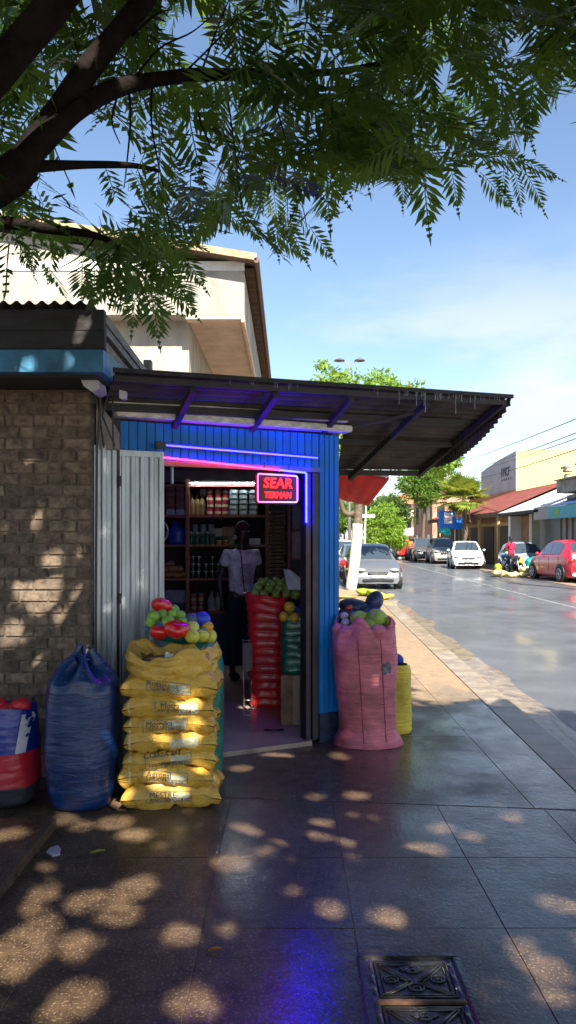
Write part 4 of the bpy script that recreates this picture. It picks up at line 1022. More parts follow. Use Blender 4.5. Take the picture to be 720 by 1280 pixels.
# heap of limes on the red sack
rowsL = [('front', RYc-.135, 1.085, [318,331,345,358,369], 5), ('middle', RYc-.055, 1.125, [322,335,348,361,374], 5), ('upper', RYc+.02, 1.165, [327,339,351,364], 4), ('rear', RYc+.10, 1.185, [333,345,357,368], 4)]
for nm, y, z, xs_, n in rowsL:
    for i, px in enumerate(xs_):
        p = Vector(((px-CX)/F*y+random.uniform(-.006,.006), y+random.uniform(-.015,.015), z+random.uniform(-.012,.012)))
        fruit('lime', 'lime', 'dull_lime', p, .046, f'green lime, {ORD[i]} in the {nm} row heaped on the red sack', 'lime', 'limes heaped on the red sack')
g = MB(); g.ell((RXc,RYc+.02,1.07),(.19,.16,.085),24,10); 
for i,(px,py,d) in enumerate([(362,760,6.22),(355,772,6.22),(368,773,6.2),(380,771,6.3),(383,778,6.24),(374,781,6.3)]):
    fruit('orange','orange','orange', P(px,py-1,d), .046 if i != 4 else .035, f'yellow orange fruit on the dark green sack, {["topmost of all","fattest at the lime side","middle of the front","second from the door frame","smallest, by the door frame","tucked low at the back"][i]}', 'orange', 'oranges on the dark green sack')
# produce on the teal basin: (px, py, r px, kind, material, d)
B_ = [(202,757,14,'tomato','tomato',4.86,'tomato','glossy red tomato crowning the produce heap in the basin'),
 (199,790,15,'tomato','tomato',4.70,'tomato','glossy red tomato at the shutter side of the basin'),
 (221,786,18,'tomato','tomato',4.68,'tomato','largest glossy red tomato at the front of the basin'),
 (192,771,9,'lime','lime',4.74,'lime','pale lime at the shutter edge of the basin heap'),(203,769,9,'lime','lime',4.80,'lime','lime just under the crowning red tomato'),
 (188,778,7,'lime','lime',4.72,'lime','small lime low at the shutter edge of the basin'),(216,768,8,'lime','lime',4.80,'lime','lime in the middle of the top row of the basin'),(210,776,8,'lime','lime',4.70,'lime','bright lime right above the two front tomatoes'),
 (225,770,8,'lime','lime',4.80,'lime','lime at the shelf side end of the top row of the basin'),(217,762,7,'lime','lime',4.88,'lime','lime behind the top row of the basin'),(228,778,7,'lime','lime',4.74,'lime','lime touching the largest tomato in the basin'),(196,763,7,'lime','lime',4.86,'lime','lime peeping from behind the crowning tomato'),
 (238,776,10,'lemon','slate',4.82,'bundle','slate blue wrapped fruit between limes and yellow lemons'),(253,775,11,'lemon','blue',4.86,'bundle','bright blue wrapped fruit at the end of the basin heap'),
 (240,785,10,'lemon','lemon',4.74,'lemon','greenish lemon under the slate blue wrapped fruit'),(258,784,9,'lemon','amber',4.84,'mango','amber mango under the bright blue wrapped fruit'),
 (240,795,10,'lemon','lemon',4.68,'lemon','yellow lemon low beside the largest tomato'),(252,795,10,'lemon','lemon',4.74,'lemon','yellow lemon in the middle of the bottom row by the green sack'),(262,795,9,'lemon','lemon',4.84,'lemon','yellow lemon at the outer end of the bottom row')]
for (px,py,r,kd,mm,d,cat,lb) in B_:
    fruit(cat if cat != 'bundle' else 'wrapped_fruit', kd, mm, P(px,py,d), r*d/F*.98, lb, cat, 'produce heaped on the teal basin')
# green mangoes on the pink sack
for (px,py,r,d,lb,mm) in [(449,773,11.5,5.78,'pale green mango at the kiosk side of the pink sack','mango'),(470,773,13.5,5.74,'largest green mango at the middle of the pink sack','mango'),(461,786,13,5.69,'dark green mango lowest at the front of the pink sack','mango'),(484,779,10,5.84,'yellowish green mango at the street side of the pink sack','mango'),(443,789,8,5.66,'small green mango half buried beside the pale onion','mango'),(431,789,7,5.68,'pale onion beside the kiosk corner on the pink sack','onion'),(430,770,6,5.85,'pinkish onion behind the pale onion by the kiosk corner','onion'),(436,760,5,6.1,'small red tomato in front of the navy bag by the kiosk corner','tomato'),(432,779,6,5.8,'second pale onion, between the other two by the corner','onion')]:
    nm = 'mango' if 'mango' in lb else ('onion' if 'onion' in lb else 'tomato')
    fruit(nm, nm, 'mango' if nm == 'mango' else nm, P(px,py,d), r*d/F, lb, nm, 'produce on the pink sack')
# ------------------------------------------------------------------ shop interior
M_shelf = mat('red_brown_shelf', (.24,.075,.04), .55, var=.35, vscale=10, stretch=(1,1,4))
sh = thing('shelving_unit', 'tall red brown wooden shelving across the back of the shop', 'shelves', (-1,9.2,.03))
SY = 9.0
SZ = [2.25,1.875,1.515,1.105,.70]
for z in SZ:
    g = MB(); g.bx(-2.2,-.25,SY,SY+.36,z-.028,z); g.build('shelf_board', M_shelf, sh)
for x in (-2.2,-1.245,-.275):
    g = MB(); g.bx(x,x+.045,SY-.012,SY+.37,.034,2.32); g.build('upright', M_shelf, sh)
g = MB(); g.bx(-2.2,-.25,SY+.37,SY+.385,.6,2.3); g.build('back_board', mat('dark_backing', (.035,.02,.02), .8, var=.3), sh)
g = MB(); g.bx(-2.15,-.27,SY+.05,SY+.36,.034,.668); g.build('blue_base_panel', mat('navy_base_panel', (.012,.02,.10), .6, var=.3), sh)
t = thing('tube_lamp', 'white fluorescent tube glowing along the top of the shelving', 'lamp', (-.75,9.05,2.28))
g = MB(); g.cyl((-1.19,SY-.02,2.262),(-.40,SY-.02,2.262),.005,10); g.build('glowing_tube', mat('cool_white_tube', (.8,.8,.8), .4, var=0, emit=(.72,.88,1.), estr=44), t)
g = MB(); g.bx(-1.2,-.39,SY-.008,SY+.02,2.25,2.29); g.build('fitting', M_black, t)
g = MB(); g.cyl((-1.40,8.9,2.25),(-1.40,8.9,2.47),.02,10); tag(g.build('ceiling_pipe', M_white, org=(-1.4,8.9,2.3)), 'short white pipe coming down from the shop ceiling above the shelving', 'pipe')
C_ = lambda n,c,r=.5,**k: mat(n,c,r,var=.25,vscale=14,**k)
MG = {'brownpk': C_('brown_packet', (.16,.06,.035)), 'white': C_('white_packet', (.38,.38,.38)), 'gold': C_('gold_packet', (.22,.14,.05), .35, metal=.3), 'redtin': C_('red_tin', (.30,.02,.03), .3), 'greypk': C_('grey_green_packet', (.20,.25,.21)),
 'greenglass': C_('green_jar', (.02,.14,.09), .15), 'palelid': C_('pale_blue_lid', (.28,.38,.42)), 'darkglass': C_('dark_jar_glass', (.03,.04,.035), .12), 'silver': C_('silver_lid', (.55,.55,.52), .3, metal=.7), 'tan': C_('tan_box', (.32,.20,.11)),
 'bread': C_('golden_bread', (.36,.17,.05)), 'greybox': C_('grey_box', (.15,.17,.18)), 'pinkbox': C_('dusky_pink_box', (.30,.17,.15)), 'tray': C_('brown_fibre_tray', (.19,.125,.075), .85), 'bluebag': C_('bright_blue_bag', (.01,.05,.30), .4), 'label': C_('jar_label', (.4,.35,.2))}
proto = {}
def good(key, name, build, loc, label, cat, group, rz=0.):
    if key not in proto: proto[key] = build(); o = proto[key]
    else: o = copy_tree(proto[key])
    o.location = loc; o.rotation_euler = (0,0,rz); return tag(o, label, cat, group)
def mk_packet(name, m, w_, d_, h_, lab=None):
    def f():
        t = thing(name, 'x', 'x'); g = MB(); g.rbox((0,0,h_/2), (w_,d_,h_), .008); g.build('packet_body', m, t)
        if lab: g = MB(); g.box((0,-d_/2-.0012,h_/2), (w_*.6,.002,h_*.5)); g.build('packet_label', lab, t)
        return t
    return f
def mk_tin(name, m, r, h_, lidm, band=None, neck=False):
    def f():
        t = thing(name, 'x', 'x'); g = MB()
        if neck: g.lathe([(r*.85,0),(r,.006),(r,h_*.68),(r*.62,h_*.80),(r*.60,h_*.86)], (0,0,0), 18)
        else: g.lathe([(r*.97,0),(r,.004),(r,h_-.012),(r*.97,h_-.006)], (0,0,0), 18)
        g.build('jar_body' if neck else 'tin_body', m, t, smooth=True, angle=40)
        g = MB(); lr = r*.66 if neck else r*1.0; z0 = h_*.84 if neck else h_-.01
        g.lathe([(lr,z0),(lr,h_-.001),(lr*.93,h_)], (0,0,0), 18); g.build('lid', lidm, t, smooth=True, angle=40)
        if band: g = MB(); g.lathe([(r+.001,h_*.22),(r+.001,h_*.58)], (0,0,0), 18, caps=False); g.build('paper_label', band, t, smooth=True)
        return t
    return f
def mk_bag(name, m, w_, h_, seed):
    def f():
        t = thing(name, 'x', 'x'); sack((0,0,0), h_, w_/2, w_/2.4, [(0,.8),(.1,1),(.6,1.),(.8,.7),(.9,.3),(1,.45)], nu=28, nv=22, wr=.02, pleat=.2, pleatn=6, seed=seed).build('bag_body', m, t, smooth=True); return t
    return f
X9 = lambda px, y=9.12: (px-CX)/F*y
lv = {2:'top', 1:'upper middle'}
# top shelf
k_ = 0
for cI, px in enumerate((214.5, 226.5)):
    for r in range(5):
        m = MG['white'] if r == 0 else MG['brownpk']; nm = 'packet'
        good(('pk',r==0), 'packet', mk_packet('packet', m, .105,.2,.072), (X9(px)+random.uniform(-.004,.004), 9.12, SZ[1]+r*.0735), f'{"white" if r==0 else "brown"} packet, {ORD[r]} from the bottom, in the {"corner side" if cI==0 else "post side"} stack on the top shelf', 'packet', 'packets stacked on the top shelf', random.uniform(-.05,.05))
for i, px in enumerate((241,247,253)):
    good('gold', 'foil_bag', mk_bag('foil_bag', MG['gold'], .075,.24,i), (X9(px), 9.1, SZ[1]), f'gold foil bag, {ORD[i]} from the wooden post on the top shelf', 'bag', 'foil bags on the top shelf')
good('wbox', 'white_box', mk_packet('white_box', MG['white'], .09,.1,.09), (X9(254), 9.2, SZ[1]+.24), 'small white box perched above the gold foil bags', 'box', None)
for cI, px in enumerate((263,273,282)):
    for r in range(4):
        good('rt', 'red_tin', mk_tin('red_tin', MG['redtin'], .041, .083, MG['redtin'], MG['label']), (X9(px)+random.uniform(-.003,.003), 9.09, SZ[1]+r*.0835), f'red tin, {ORD[r]} from the bottom, in the {ORD[cI]} column from the gold bags', 'tin', 'red tins on the top shelf')
for cI, px in enumerate((293,305,317)):
    for r in range(5):
        good('gp', 'grey_green_packet', mk_packet('grey_green_packet', MG['greypk'], .10,.16,.062, MG['white']), (X9(px), 9.1, SZ[1]+r*.0635), f'grey green packet, {ORD[r]} from the bottom, in the {ORD[cI]} stack after the red tins', 'packet', 'grey green packets on the top shelf', random.uniform(-.06,.06))
# second shelf
t = thing('hanging_basket', 'dark woven round basket with a pale rim on the second shelf', 'basket', (X9(198),9.05,SZ[2]))
g = MB(); g.tube([(X9(198)+.14*math.cos(a), 8.98+.02*math.sin(a), SZ[2]+.155+.145*math.sin(a)) for a in np.linspace(0,2*PI,30,endpoint=False)], .010, 8, closed=True); g.build('pale_rim', C_('pale_rim_cane', (.35,.28,.24)), t, smooth=True)
g = MB(); g.ell((X9(198),9.06,SZ[2]+.155), (.135,.07,.135), 20, 12); g.build('basket_bowl', C_('dark_wicker', (.06,.03,.04), .8, bump=.6), t, smooth=True)
good('bb', 'blue_bag', mk_bag('blue_bag', MG['bluebag'], .22,.27,4), (X9(221), 9.12, SZ[2]), 'bright blue bag beside the round basket on the second shelf', 'bag', None)
for i, px in enumerate((240,247,254,260,267)):
    good('gj', 'green_jar', mk_tin('green_jar', MG['greenglass'], .030, .16 if i else .16, MG['palelid'], None, True), (X9(px), 9.06, SZ[2]), f'green jar with pale lid, {ORD[i]} from the post on the second shelf', 'jar', 'green jars on the second shelf')
for i, px in enumerate((243,253,263)):
    good('gj2', 'pale_tub', mk_tin('pale_tub', MG['palelid'], .036, .085, MG['white']), (X9(px), 9.2, SZ[2]+.165), f'pale blue tub, {ORD[i]} from the post, raised behind the green jars', 'tub', 'pale tubs on the second shelf')
for i, px in enumerate((243,253,263)): pass
good('riser', 'tan_box', mk_packet('tan_box', MG['tan'], .34,.12,.163), (X9(253), 9.22, SZ[2]), 'long tan box that lifts the pale blue tubs', 'box', None)
good('wb2', 'cream_carton', mk_packet('cream_carton', MG['white'], .13,.14,.10), (X9(271), 9.17, SZ[2]+.10), 'white carton with its base on a dark tin beside the pale tubs', 'carton', None)
good('dt', 'dark_crate', mk_packet('dark_crate', MG['darkglass'], .28,.14,.098), (X9(279), 9.17, SZ[2]), 'low dark crate below the white carton and tan carton', 'crate', None)
good('tb2', 'tan_carton', mk_packet('tan_carton', MG['tan'], .14,.14,.12), (X9(285.5), 9.17, SZ[2]+.10), 'tan carton between the white carton and the shopkeeper', 'carton', None)
for i, px in enumerate((275,283)):
    good('bt', 'amber_tin', mk_tin('amber_tin', MG['bread'], .033,.05, MG['silver']), (X9(px), 9.05, SZ[2]), f'short amber tin, {ORD[i]} from the green jars', 'tin', 'amber tins on the second shelf')
good('wb3', 'white_packet', mk_packet('white_packet', MG['white'], .14,.12,.075), (X9(319), 9.06, SZ[2]), 'white packet on the second shelf just past the shopkeeper', 'packet', None)
# third shelf
for i, (px, z, a) in enumerate([(203,.04,.2),(212,.04,1.2),(222,.04,-.4),(229,.045,.8),(207,.11,1.4),(217,.11,.3),(225,.11,2.2),(213,.17,.9)]):
    def mkb():
        t = thing('bread_loaf', 'x', 'x'); g = MB(); g.ell((0,0,0), (.075,.045,.04), 18, 10); g.build('crust', MG['bread'], t, smooth=True)
        for q in (-.03,0,.03):
            g2 = MB(); g2.tube([(q,-.03,.03),(q+.012,0,.041),(q,.03,.03)], .004, 5); g2.build('score_ridge', MG['tan'], t)
        return t
    good('bread', 'bread_loaf', mkb, (X9(px), 9.1, SZ[3]+z), f'golden bread loaf in the third shelf heap, {["first in the bottom row","second in the bottom row","third in the bottom row","last in the bottom row by the post","first in the upper row","second in the upper row","third in the upper row","alone on the very top"][i]}', 'bread', 'bread loaves on the third shelf', a)
for cI, px in enumerate((242,249,258,266,273)):
    for r in range(3 if cI in (0,1,3) else 2):
        good('dj', 'dark_jar', mk_tin('dark_jar', MG['darkglass'], .030,.088, MG['silver'], MG['label'] if cI < 0 else None), (X9(px), 9.07, SZ[3]+r*.0885), f'dark glass jar with silver lid, level {r+1}, {ORD[cI]} column from the post', 'jar', 'dark jars stacked on the third shelf')
for i, px in enumerate((312,318,325)):
    good('gj3', 'brass_pot', mk_tin('brass_pot', MG['gold'], .036,.13-.0, MG['gold'], None, True), (X9(px), 9.08, SZ[3]), f'small brass coloured pot, {ORD[i]} beyond the shopkeeper on the third shelf', 'pot', 'brass pots on the third shelf')
# fourth shelf
good('gb', 'grey_box', mk_packet('grey_box', MG['greybox'], .33,.2,.16), (X9(216), 9.12, SZ[4]+.10), 'long grey box on the bottom shelf beside the post', 'box', None)
good('gb2', 'dark_tray', mk_packet('dark_tray', MG['darkglass'], .34,.22,.098), (X9(216), 9.12, SZ[4]), 'low dark tray under the long grey box', 'tray', None)
for cI, px in enumerate((243,252)):
    for r in range(2):
        good('rt4', 'red_jar', mk_tin('red_jar', MG['redtin'], .038,.105, MG['palelid'], MG['label']), (X9(px), 9.07, SZ[4]+r*.106), f'red jar with pale lid, {"upper" if r else "lower"}, {ORD[cI]} from the post on the bottom shelf', 'jar', 'red jars on the bottom shelf')
for i, px in enumerate((265,274)):
    good('clear', 'clear_bag', mk_bag('clear_bag', C_('cloudy_plastic', (.30,.29,.28), .25), .10,.22,9), (X9(px), 9.08, SZ[4]), f'cloudy plastic bag of goods on the bottom shelf, {["beside the red jars","next to the shopkeeper"][i]}', 'bag', 'cloudy bags on the bottom shelf', i*1.3)
# tray stack and red cabinet on the inner wall
for i in range(20):
    def mkt():
        t = thing('fibre_tray', 'x', 'x'); g = MB(); g.rbox((0,0,.012), (.19,.26,.020), .006); g.rbox((0,0,.028), (.175,.245,.016), .006); g.build('tray_body', MG['tray'], t); return t
    good('tray', 'fibre_tray', mkt, (X9(346.5,8.7)+random.uniform(-.005,.005), 8.7, 1.04+i*.044), f'brown fibre tray, {ORD[i]} from the bottom of the stack by the red cabinet', 'tray', 'brown fibre trays in a stack', random.uniform(-.06,.06))
g = MB(); g.rbox((X9(346.5,8.7),8.7,.535),(.22,.3,1.0),.01); tag(g.build('brown_chest', C_('brown_chest_wood', (.10,.05,.03)), org=(-.13,8.7,.03)), 'narrow brown chest under the stack of fibre trays', 'chest')
cb = thing('red_cabinet', 'open red wooden cabinet of cartons against the inner side wall', 'cabinet', (.15,7.9,.03))
M_rw = C_('red_wood', (.20,.018,.018), .5)
g = MB(); g.bx(-.0,.022,7.8,8.3,.04,2.05); g.build('side_panel', M_rw, cb)
g = MB(); g.bx(-.0,.022,7.72,7.75,.04,2.05); g.build('door_edge', M_rw, cb)
for z in (1.05,1.36,1.68,1.98):
    g = MB(); g.bx(.022,.34,7.85,8.25,z,z+.025); g.build('shelf_board', M_rw, cb)
for z, m, lb in ((1.705,'greybox','grey carton on the upper shelf of the red cabinet'),(1.385,'pinkbox','dusky pink carton on the middle shelf of the red cabinet'),(1.285,'white','flat white carton hanging forward on the lower shelf of the red cabinet')):
    h_ = {'greybox':.25,'pinkbox':.275,'white':.06}[m]; zz = z if m != 'white' else 1.078
    g = MB(); g.rbox((.18,7.99,zz+h_/2),(.28,.26,h_),.006); tag(g.build('carton', MG[m], org=(.18,8,zz)), lb, 'carton')

# ------------------------------------------------------------------ people
def skin(name, nodes, edges, m, parent, sub=2, root=0):
    me = bpy.data.meshes.new(name); me.from_pydata([n[:3] for n in nodes], edges, [])
    o = bpy.data.objects.new(name, me); COL.objects.link(o)
    md = o.modifiers.new('skin','SKIN'); md.use_smooth_shade = True
    sv = me.skin_vertices[0].data
    for i, n in enumerate(nodes): sv[i].radius = (n[3], n[4] if len(n) > 4 else n[3]); sv[i].use_root = (i == root)
    s2 = o.modifiers.new('sub','SUBSURF'); s2.levels = sub; s2.render_levels = sub
    bpy.context.view_layer.update()
    nm = bpy.data.meshes.new_from_object(o.evaluated_get(bpy.context.evaluated_depsgraph_get()))
    bpy.data.objects.remove(o); nm.materials.clear(); nm.materials.append(m)
    nm.polygons.foreach_set('use_smooth', [True]*len(nm.polygons))
    r = bpy.data.objects.new(name, nm); COL.objects.link(r); r.parent = parent; return r
M_skin = mat('dark_skin', (.045,.026,.020), .45, var=.1)
def person(label, loc, rz, shirt, trousers, hair, seated=False, cap=None, sleeves=.5, scale=1., skinm=None):
    t = thing('person', label, 'person'); sm_ = skinm or M_skin
    P_ = [ (0,0,.93,.135,.10),(0,0,1.05,.125,.09),(0,-.005,1.20,.145,.10),(0,0,1.34,.14,.09),(0,-.005,1.43,.06),(0,-.015,1.50,.052),(0,-.03,1.565,.072,.085),(0,-.035,1.64,.078,.095),(0,-.025,1.70,.055,.07)]
    E = [(0,1),(1,2),(2,3),(3,4),(4,5),(5,6),(6,7),(7,8)]
    lw = []
    for s in (-1,1):
        n = len(P_)
        if seated: el = (s*.26,-.10,1.15); wr = (s*.20,-.34,1.08)
        else: el = (s*.245,.03 if s > 0 else .06,1.10); wr = (s*.235,-.06 if s > 0 else .0,.87)
        P_ += [(s*.165,0,1.385,.055),(el[0],el[1],el[2],.038),(wr[0],wr[1],wr[2],.024)]
        E += [(3,n),(n,n+1),(n+1,n+2)]
        h0 = Vector(wr); dn = (Vector(wr)-Vector(el)).normalized(); pl = h0+dn*.055
        P_.append((*pl, .026,.016)); E.append((n+2,n+3)); pi = n+3
        sd = Vector((0,1,0)) if not seated else Vector((1,0,0)); 
        for q, ln in ((-1.5,.055),(-.5,.068),(.5,.064),(1.5,.05)):
            a = pl+dn*.035+sd*q*.012; b_ = a+dn*ln*.6+Vector((-s*.006,0,0)); c_ = b_+dn*ln*.5+Vector((-s*.014,0,0))
            k = len(P_); P_ += [(*a,.0085),(*b_,.008),(*c_,.0065)]; E += [(pi,k),(k,k+1),(k+1,k+2)]
        k = len(P_); a = h0+dn*.03-sd*.03; b_ = a+dn*.03-sd*.012; P_ += [(*a,.010),(*b_,.008)]; E += [(n+2,k),(k,k+1)]
        if seated: kn = (s*.15,-.42,.86); an = (s*.14,-.32,.42); to = (s*.14,-.46,.36)
        else: kn = (s*.10,-.015,.50); an = (s*.105,.02,.09); to = (s*.12,-.13,.035)
        k = len(P_); P_ += [(s*.09,0,.86,.085),(kn[0],kn[1],kn[2],.055),(an[0],an[1],an[2],.035),(to[0],to[1],to[2],.034,.026)]; E += [(0,k),(k,k+1),(k+1,k+2),(k+2,k+3)]; lw.append((kn,an,to))
    skin('body', P_, E, sm_, t, 2)
    S_ = [(0,-.0,.88,.165,.125),(0,0,1.05,.155,.115),(0,-.005,1.20,.165,.118),(0,0,1.345,.15,.10),(0,-.002,1.415,.075)]; ES = [(0,1),(1,2),(2,3),(3,4)]
    for s in (-1,1):
        el = Vector((s*.26,-.10,1.15)) if seated else Vector((s*.245,.045,1.10)); a = Vector((s*.17,0,1.385)); b_ = a+(el-a)*sleeves
        k = len(S_); S_ += [(*a,.072),(*b_,.066)]; ES += [(3,k),(k,k+1)]
    skin('shirt', S_, ES, shirt, t, 2)
    T_ = [(0,0,.96,.140,.105),(0,0,.89,.14,.11)]; ET = [(0,1)]
    for s, (kn,an,to) in zip((-1,1), lw):
        k = len(T_); T_ += [(s*.09,0,.82 if not seated else .86,.098),(kn[0],kn[1],kn[2],.075),(an[0],an[1],an[2]+.03,.062)]; ET += [(1,k),(k,k+1),(k+1,k+2)]
    skin('trousers', T_, ET, trousers, t, 2)
    for s, (kn,an,to) in zip((-1,1), lw):
        g = MB(); mid = (Vector(an)+Vector(to))/2; g.ell((mid.x,mid.y-.01,an[2]-.045),(.045,.125,.042),14,8); g.build('shoe', M_black, t, smooth=True)
    g = MB()
    g.grid(lambda u,v: Vector((.084*math.cos(2*PI*u)*math.cos(v*PI/2), -.022+.104*math.sin(2*PI*u)*math.cos(v*PI/2), 1.655+(.10 if math.sin(2*PI*u) < 0 else .10)*math.sin(v*PI/2)-.05*max(0,math.sin(2*PI*u))*(1-v))), 28, 10, closeu=True)
    g.build('cap' if cap else 'hair', cap or hair, t, smooth=True)
    for s in (-1,1):
        g = MB(); g.ell((s*.082,-.02,1.615),(.012,.022,.032),10,8); g.build('ear', sm_, t, smooth=True)
        g = MB(); g.ell((s*.032,-.118,1.635),(.013,.008,.008),10,6); g.build('eye', M_eye, t, smooth=True)
    g = MB(); g.ell((0,-.134,1.605),(.016,.018,.024),10,8); g.build('nose', sm_, t, smooth=True)
    g = MB(); g.ell((0,-.118,1.565),(.026,.008,.007),10,6); g.build('mouth', M_lip, t, smooth=True)
    t.location = loc; t.rotation_euler = (0,0,rz); t.scale = (scale,)*3; return t
M_eye = mat('eye_white', (.35,.33,.30), .3, var=0); M_lip = mat('dark_lip', (.05,.015,.015), .5, var=0); M_hair = mat('black_hair', (.01,.009,.008), .7, var=0)
M_tee = mat('lilac_grey_tee', (.68,.64,.74), .8, var=.3, vscale=14, bump=.5, bscale=12); M_navy = mat('dark_navy_trousers', (.015,.016,.03), .8, var=.2)
pr = person('shopkeeper in pale printed t-shirt and maroon cap standing before the shelves', (-.52,8.25,.034), R(28), M_tee, M_navy, M_hair, cap=mat('maroon_knit', (.075,.008,.022), .8, var=.2), sleeves=.5, scale=1.0)
g = MB(); g.grid(lambda u,v: Vector((-.065+.13*u, -.128-.006*math.sin(u*PI), 1.06+.22*v)), 10, 10)
o = g.build('shirt_print', mat('faded_print', (.50,.46,.54), .8, var=.0, vscale=34, col2=(.22,.12,.22), stretch=(1,1,1.6)), smooth=True); o.parent = pr
g = MB(); g.tube([(-.085,-.06,1.60),(-.075,-.10,1.47),(-.06,-.135,1.35),(-.05,-.145,1.15),(-.03,-.145,.98)], .006, 6); o = g.build('neck_cord', M_black); o.parent = pr
g = MB(); g.ell((-.088,-.03,1.57),(.016,.02,.026),12,8); o = g.build('white_earpiece', M_white, smooth=True); o.parent = pr

# small litter
g = MB(); g.prism([G(58,1066,0),G(62,1061,0)+Vector((0,0,.0)),G(72,1058,0),G(76,1062,0),G(75,1069,0),G(66,1071,0)], (0,0,.006)); tag(g.build('paper_litter', mat('lilac_paper', (.42,.36,.48), .7, var=.1), org=G(66,1066,0)), 'pale lilac scrap of paper lying on the wet pavement near the step', 'litter')
def leaf_(p, col, name, lb, cat, a, s=1.):
    g = MB(); n = 8; pts = []
    g.grid(lambda u,v: Vector((p.x+s*((u-.5)*.07*math.cos(a)-(v-.5)*.030*math.sin(u*PI)*math.sin(a)), p.y+s*((u-.5)*.07*math.sin(a)+(v-.5)*.030*math.sin(u*PI)*math.cos(a)), p.z+.004+.012*(v-.5)**2*4*.6+.006*u)), 8, 4)
    tag(g.build(name, mat(name+'_tone', col, .6, var=.3, vscale=60), None, True, org=p), lb, cat)
leaf_(G(122,1067), (.30,.26,.04), 'fallen_leaf', 'yellowing leaf on the wet pavement in front of the yellow sacks', 'leaf', .3)
leaf_(G(268,1190), (.50,.16,.02), 'orange_wrapper', 'small orange wrapper on the wet pavement', 'wrapper', .1, .7)
# ------------------------------------------------------------------ manhole cover
mh = thing('manhole_cover', 'ornate cast iron inspection cover set in the wet pavement', 'manhole cover', (.45,2.5,0))
M_iron = mat('wet_cast_iron', (.05,.047,.05), .32, metal=.6, var=.4, vscale=12, bump=.5, bscale=50, coat=.5)
x0,x1,y0,y1 = .262,.650,1.95,2.83
g = MB()
for (a,b_,c_,d_) in ((x0,x1,y1-.03,y1),(x0,x1,y0,y0+.03),(x0,x0+.028,y0+.03,y1-.03),(x1-.028,x1,y0+.03,y1-.03)): g.rbox(((a+b_)/2,(c_+d_)/2,.006),(b_-a,d_-c_,.016),.004)
g.build('iron_frame', M_iron, mh)
g = MB(); g.bx(x0+.028,x1-.028,y0+.03,y1-.03,-.004,.003); g.build('iron_plate', M_iron, mh)
def relief(cy, hy):
    cx = (x0+x1)/2; hx = .135; g = MB()
    for k_ in (1.0,.88): 
        q = [(cx-hx*k_,cy-hy*k_,.006),(cx+hx*k_,cy-hy*k_,.006),(cx+hx*k_,cy+hy*k_,.006),(cx-hx*k_,cy+hy*k_,.006)]
        g.tube(q, .0055, 6, closed=True)
    for sx in (-1,1):
        for o_ in (-.008,.008): g.tube([(cx+sx*(.02+o_),cy-.01,.006),(cx+sx*(hx*.86+o_),cy+hy*.85,.006)], .0045, 6); g.tube([(cx+sx*(.02+o_),cy-.02,.006),(cx+sx*(hx*.86+o_),cy-hy*.85,.006)], .0045, 6)
    for (sx,sy,r0) in ((-.62,-.0,.036),(.62,-.0,.036),(0,-.45,.040),(0,.55,.034),(-.2,.62,.018),(.2,.62,.018)):
        for s in (-1,1):
            q = []
            for i in range(26):
                a = i/25*2.6*PI; r = r0*(1-i/30); q.append((cx+sx*hx+s*(r*math.cos(a)), cy+sy*hy+r*.8*math.sin(a), .006))
            g.tube(q, .0032, 5)
    g.build('scroll_relief', M_iron, mh, smooth=True)
relief(2.665,.105); relief(2.40,.105); relief(2.13,.105)
for y_ in (2.532,2.265):
    g = MB(); g.rbox(((x0+x1)/2,y_,.008),(.32,.022,.016),.006); g.build('cross_rib', mat('rusty_rib', (.11,.06,.035), .5, metal=.3, var=.4, vscale=20) if y_ > 2.5 else M_iron, mh)
for sx in (x0+.045,x1-.045):
    for i in range(12): 
        g = MB(); 
    g = MB(); g.grid(lambda u,v: Vector((sx-.011+.022*v, 1.99+.80*u, .0035+.007*abs(math.sin(u*11*PI+v*1.4))*math.sin(v*PI))), 88, 4)
    g.build('ribbed_border', M_iron, mh, smooth=True)
# ------------------------------------------------------------------ cars
M_tyre = mat('tyre_rubber', (.018,.018,.018), .8, var=.2); M_rim = mat('alloy_rim', (.42,.42,.43), .35, metal=.7, var=.1)
M_cglass = mat('car_glass', (.035,.05,.065), .06, var=0, spec=.9, coat=.5); M_lamp = mat('headlamp_glass', (.34,.36,.38), .12, var=.1, coat=.5); M_tail = mat('tail_lamp', (.5,.02,.02), .2, var=0, coat=.5)
M_trim = mat('black_trim', (.015,.015,.016), .5, var=0); M_plate = mat('number_plate', (.55,.55,.50), .5, var=.1); M_grille = mat('dark_grille', (.02,.02,.022), .4, var=0)
PROF = {
 'hatch': dict(b=[(0,.42),(.02,.56),(.06,.70),(.16,.82),(.27,.90),(.5,.93),(.80,.96),(.96,.96),(1,.70)], r=[(0,.42),(.02,.56),(.06,.70),(.16,.82),(.25,.905),(.30,1.02),(.42,1.37),(.52,1.47),(.68,1.47),(.84,1.38),(.93,1.12),(.97,.98),(1,.70)]),
 'sedan': dict(b=[(0,.42),(.02,.56),(.05,.68),(.15,.79),(.27,.88),(.5,.91),(.74,.95),(.90,.95),(.98,.86),(1,.60)], r=[(0,.42),(.02,.56),(.05,.68),(.15,.79),(.25,.885),(.30,.98),(.42,1.33),(.50,1.42),(.64,1.41),(.74,1.28),(.83,.99),(.90,.955),(.98,.86),(1,.60)]),
 'suv': dict(b=[(0,.45),(.02,.66),(.05,.84),(.16,.94),(.25,1.0),(.5,1.03),(.85,1.05),(.97,1.05),(1,.80)], r=[(0,.45),(.02,.66),(.05,.84),(.16,.94),(.23,1.0),(.28,1.12),(.37,1.52),(.46,1.66),(.80,1.65),(.92,1.52),(.97,1.15),(1,.80)])}
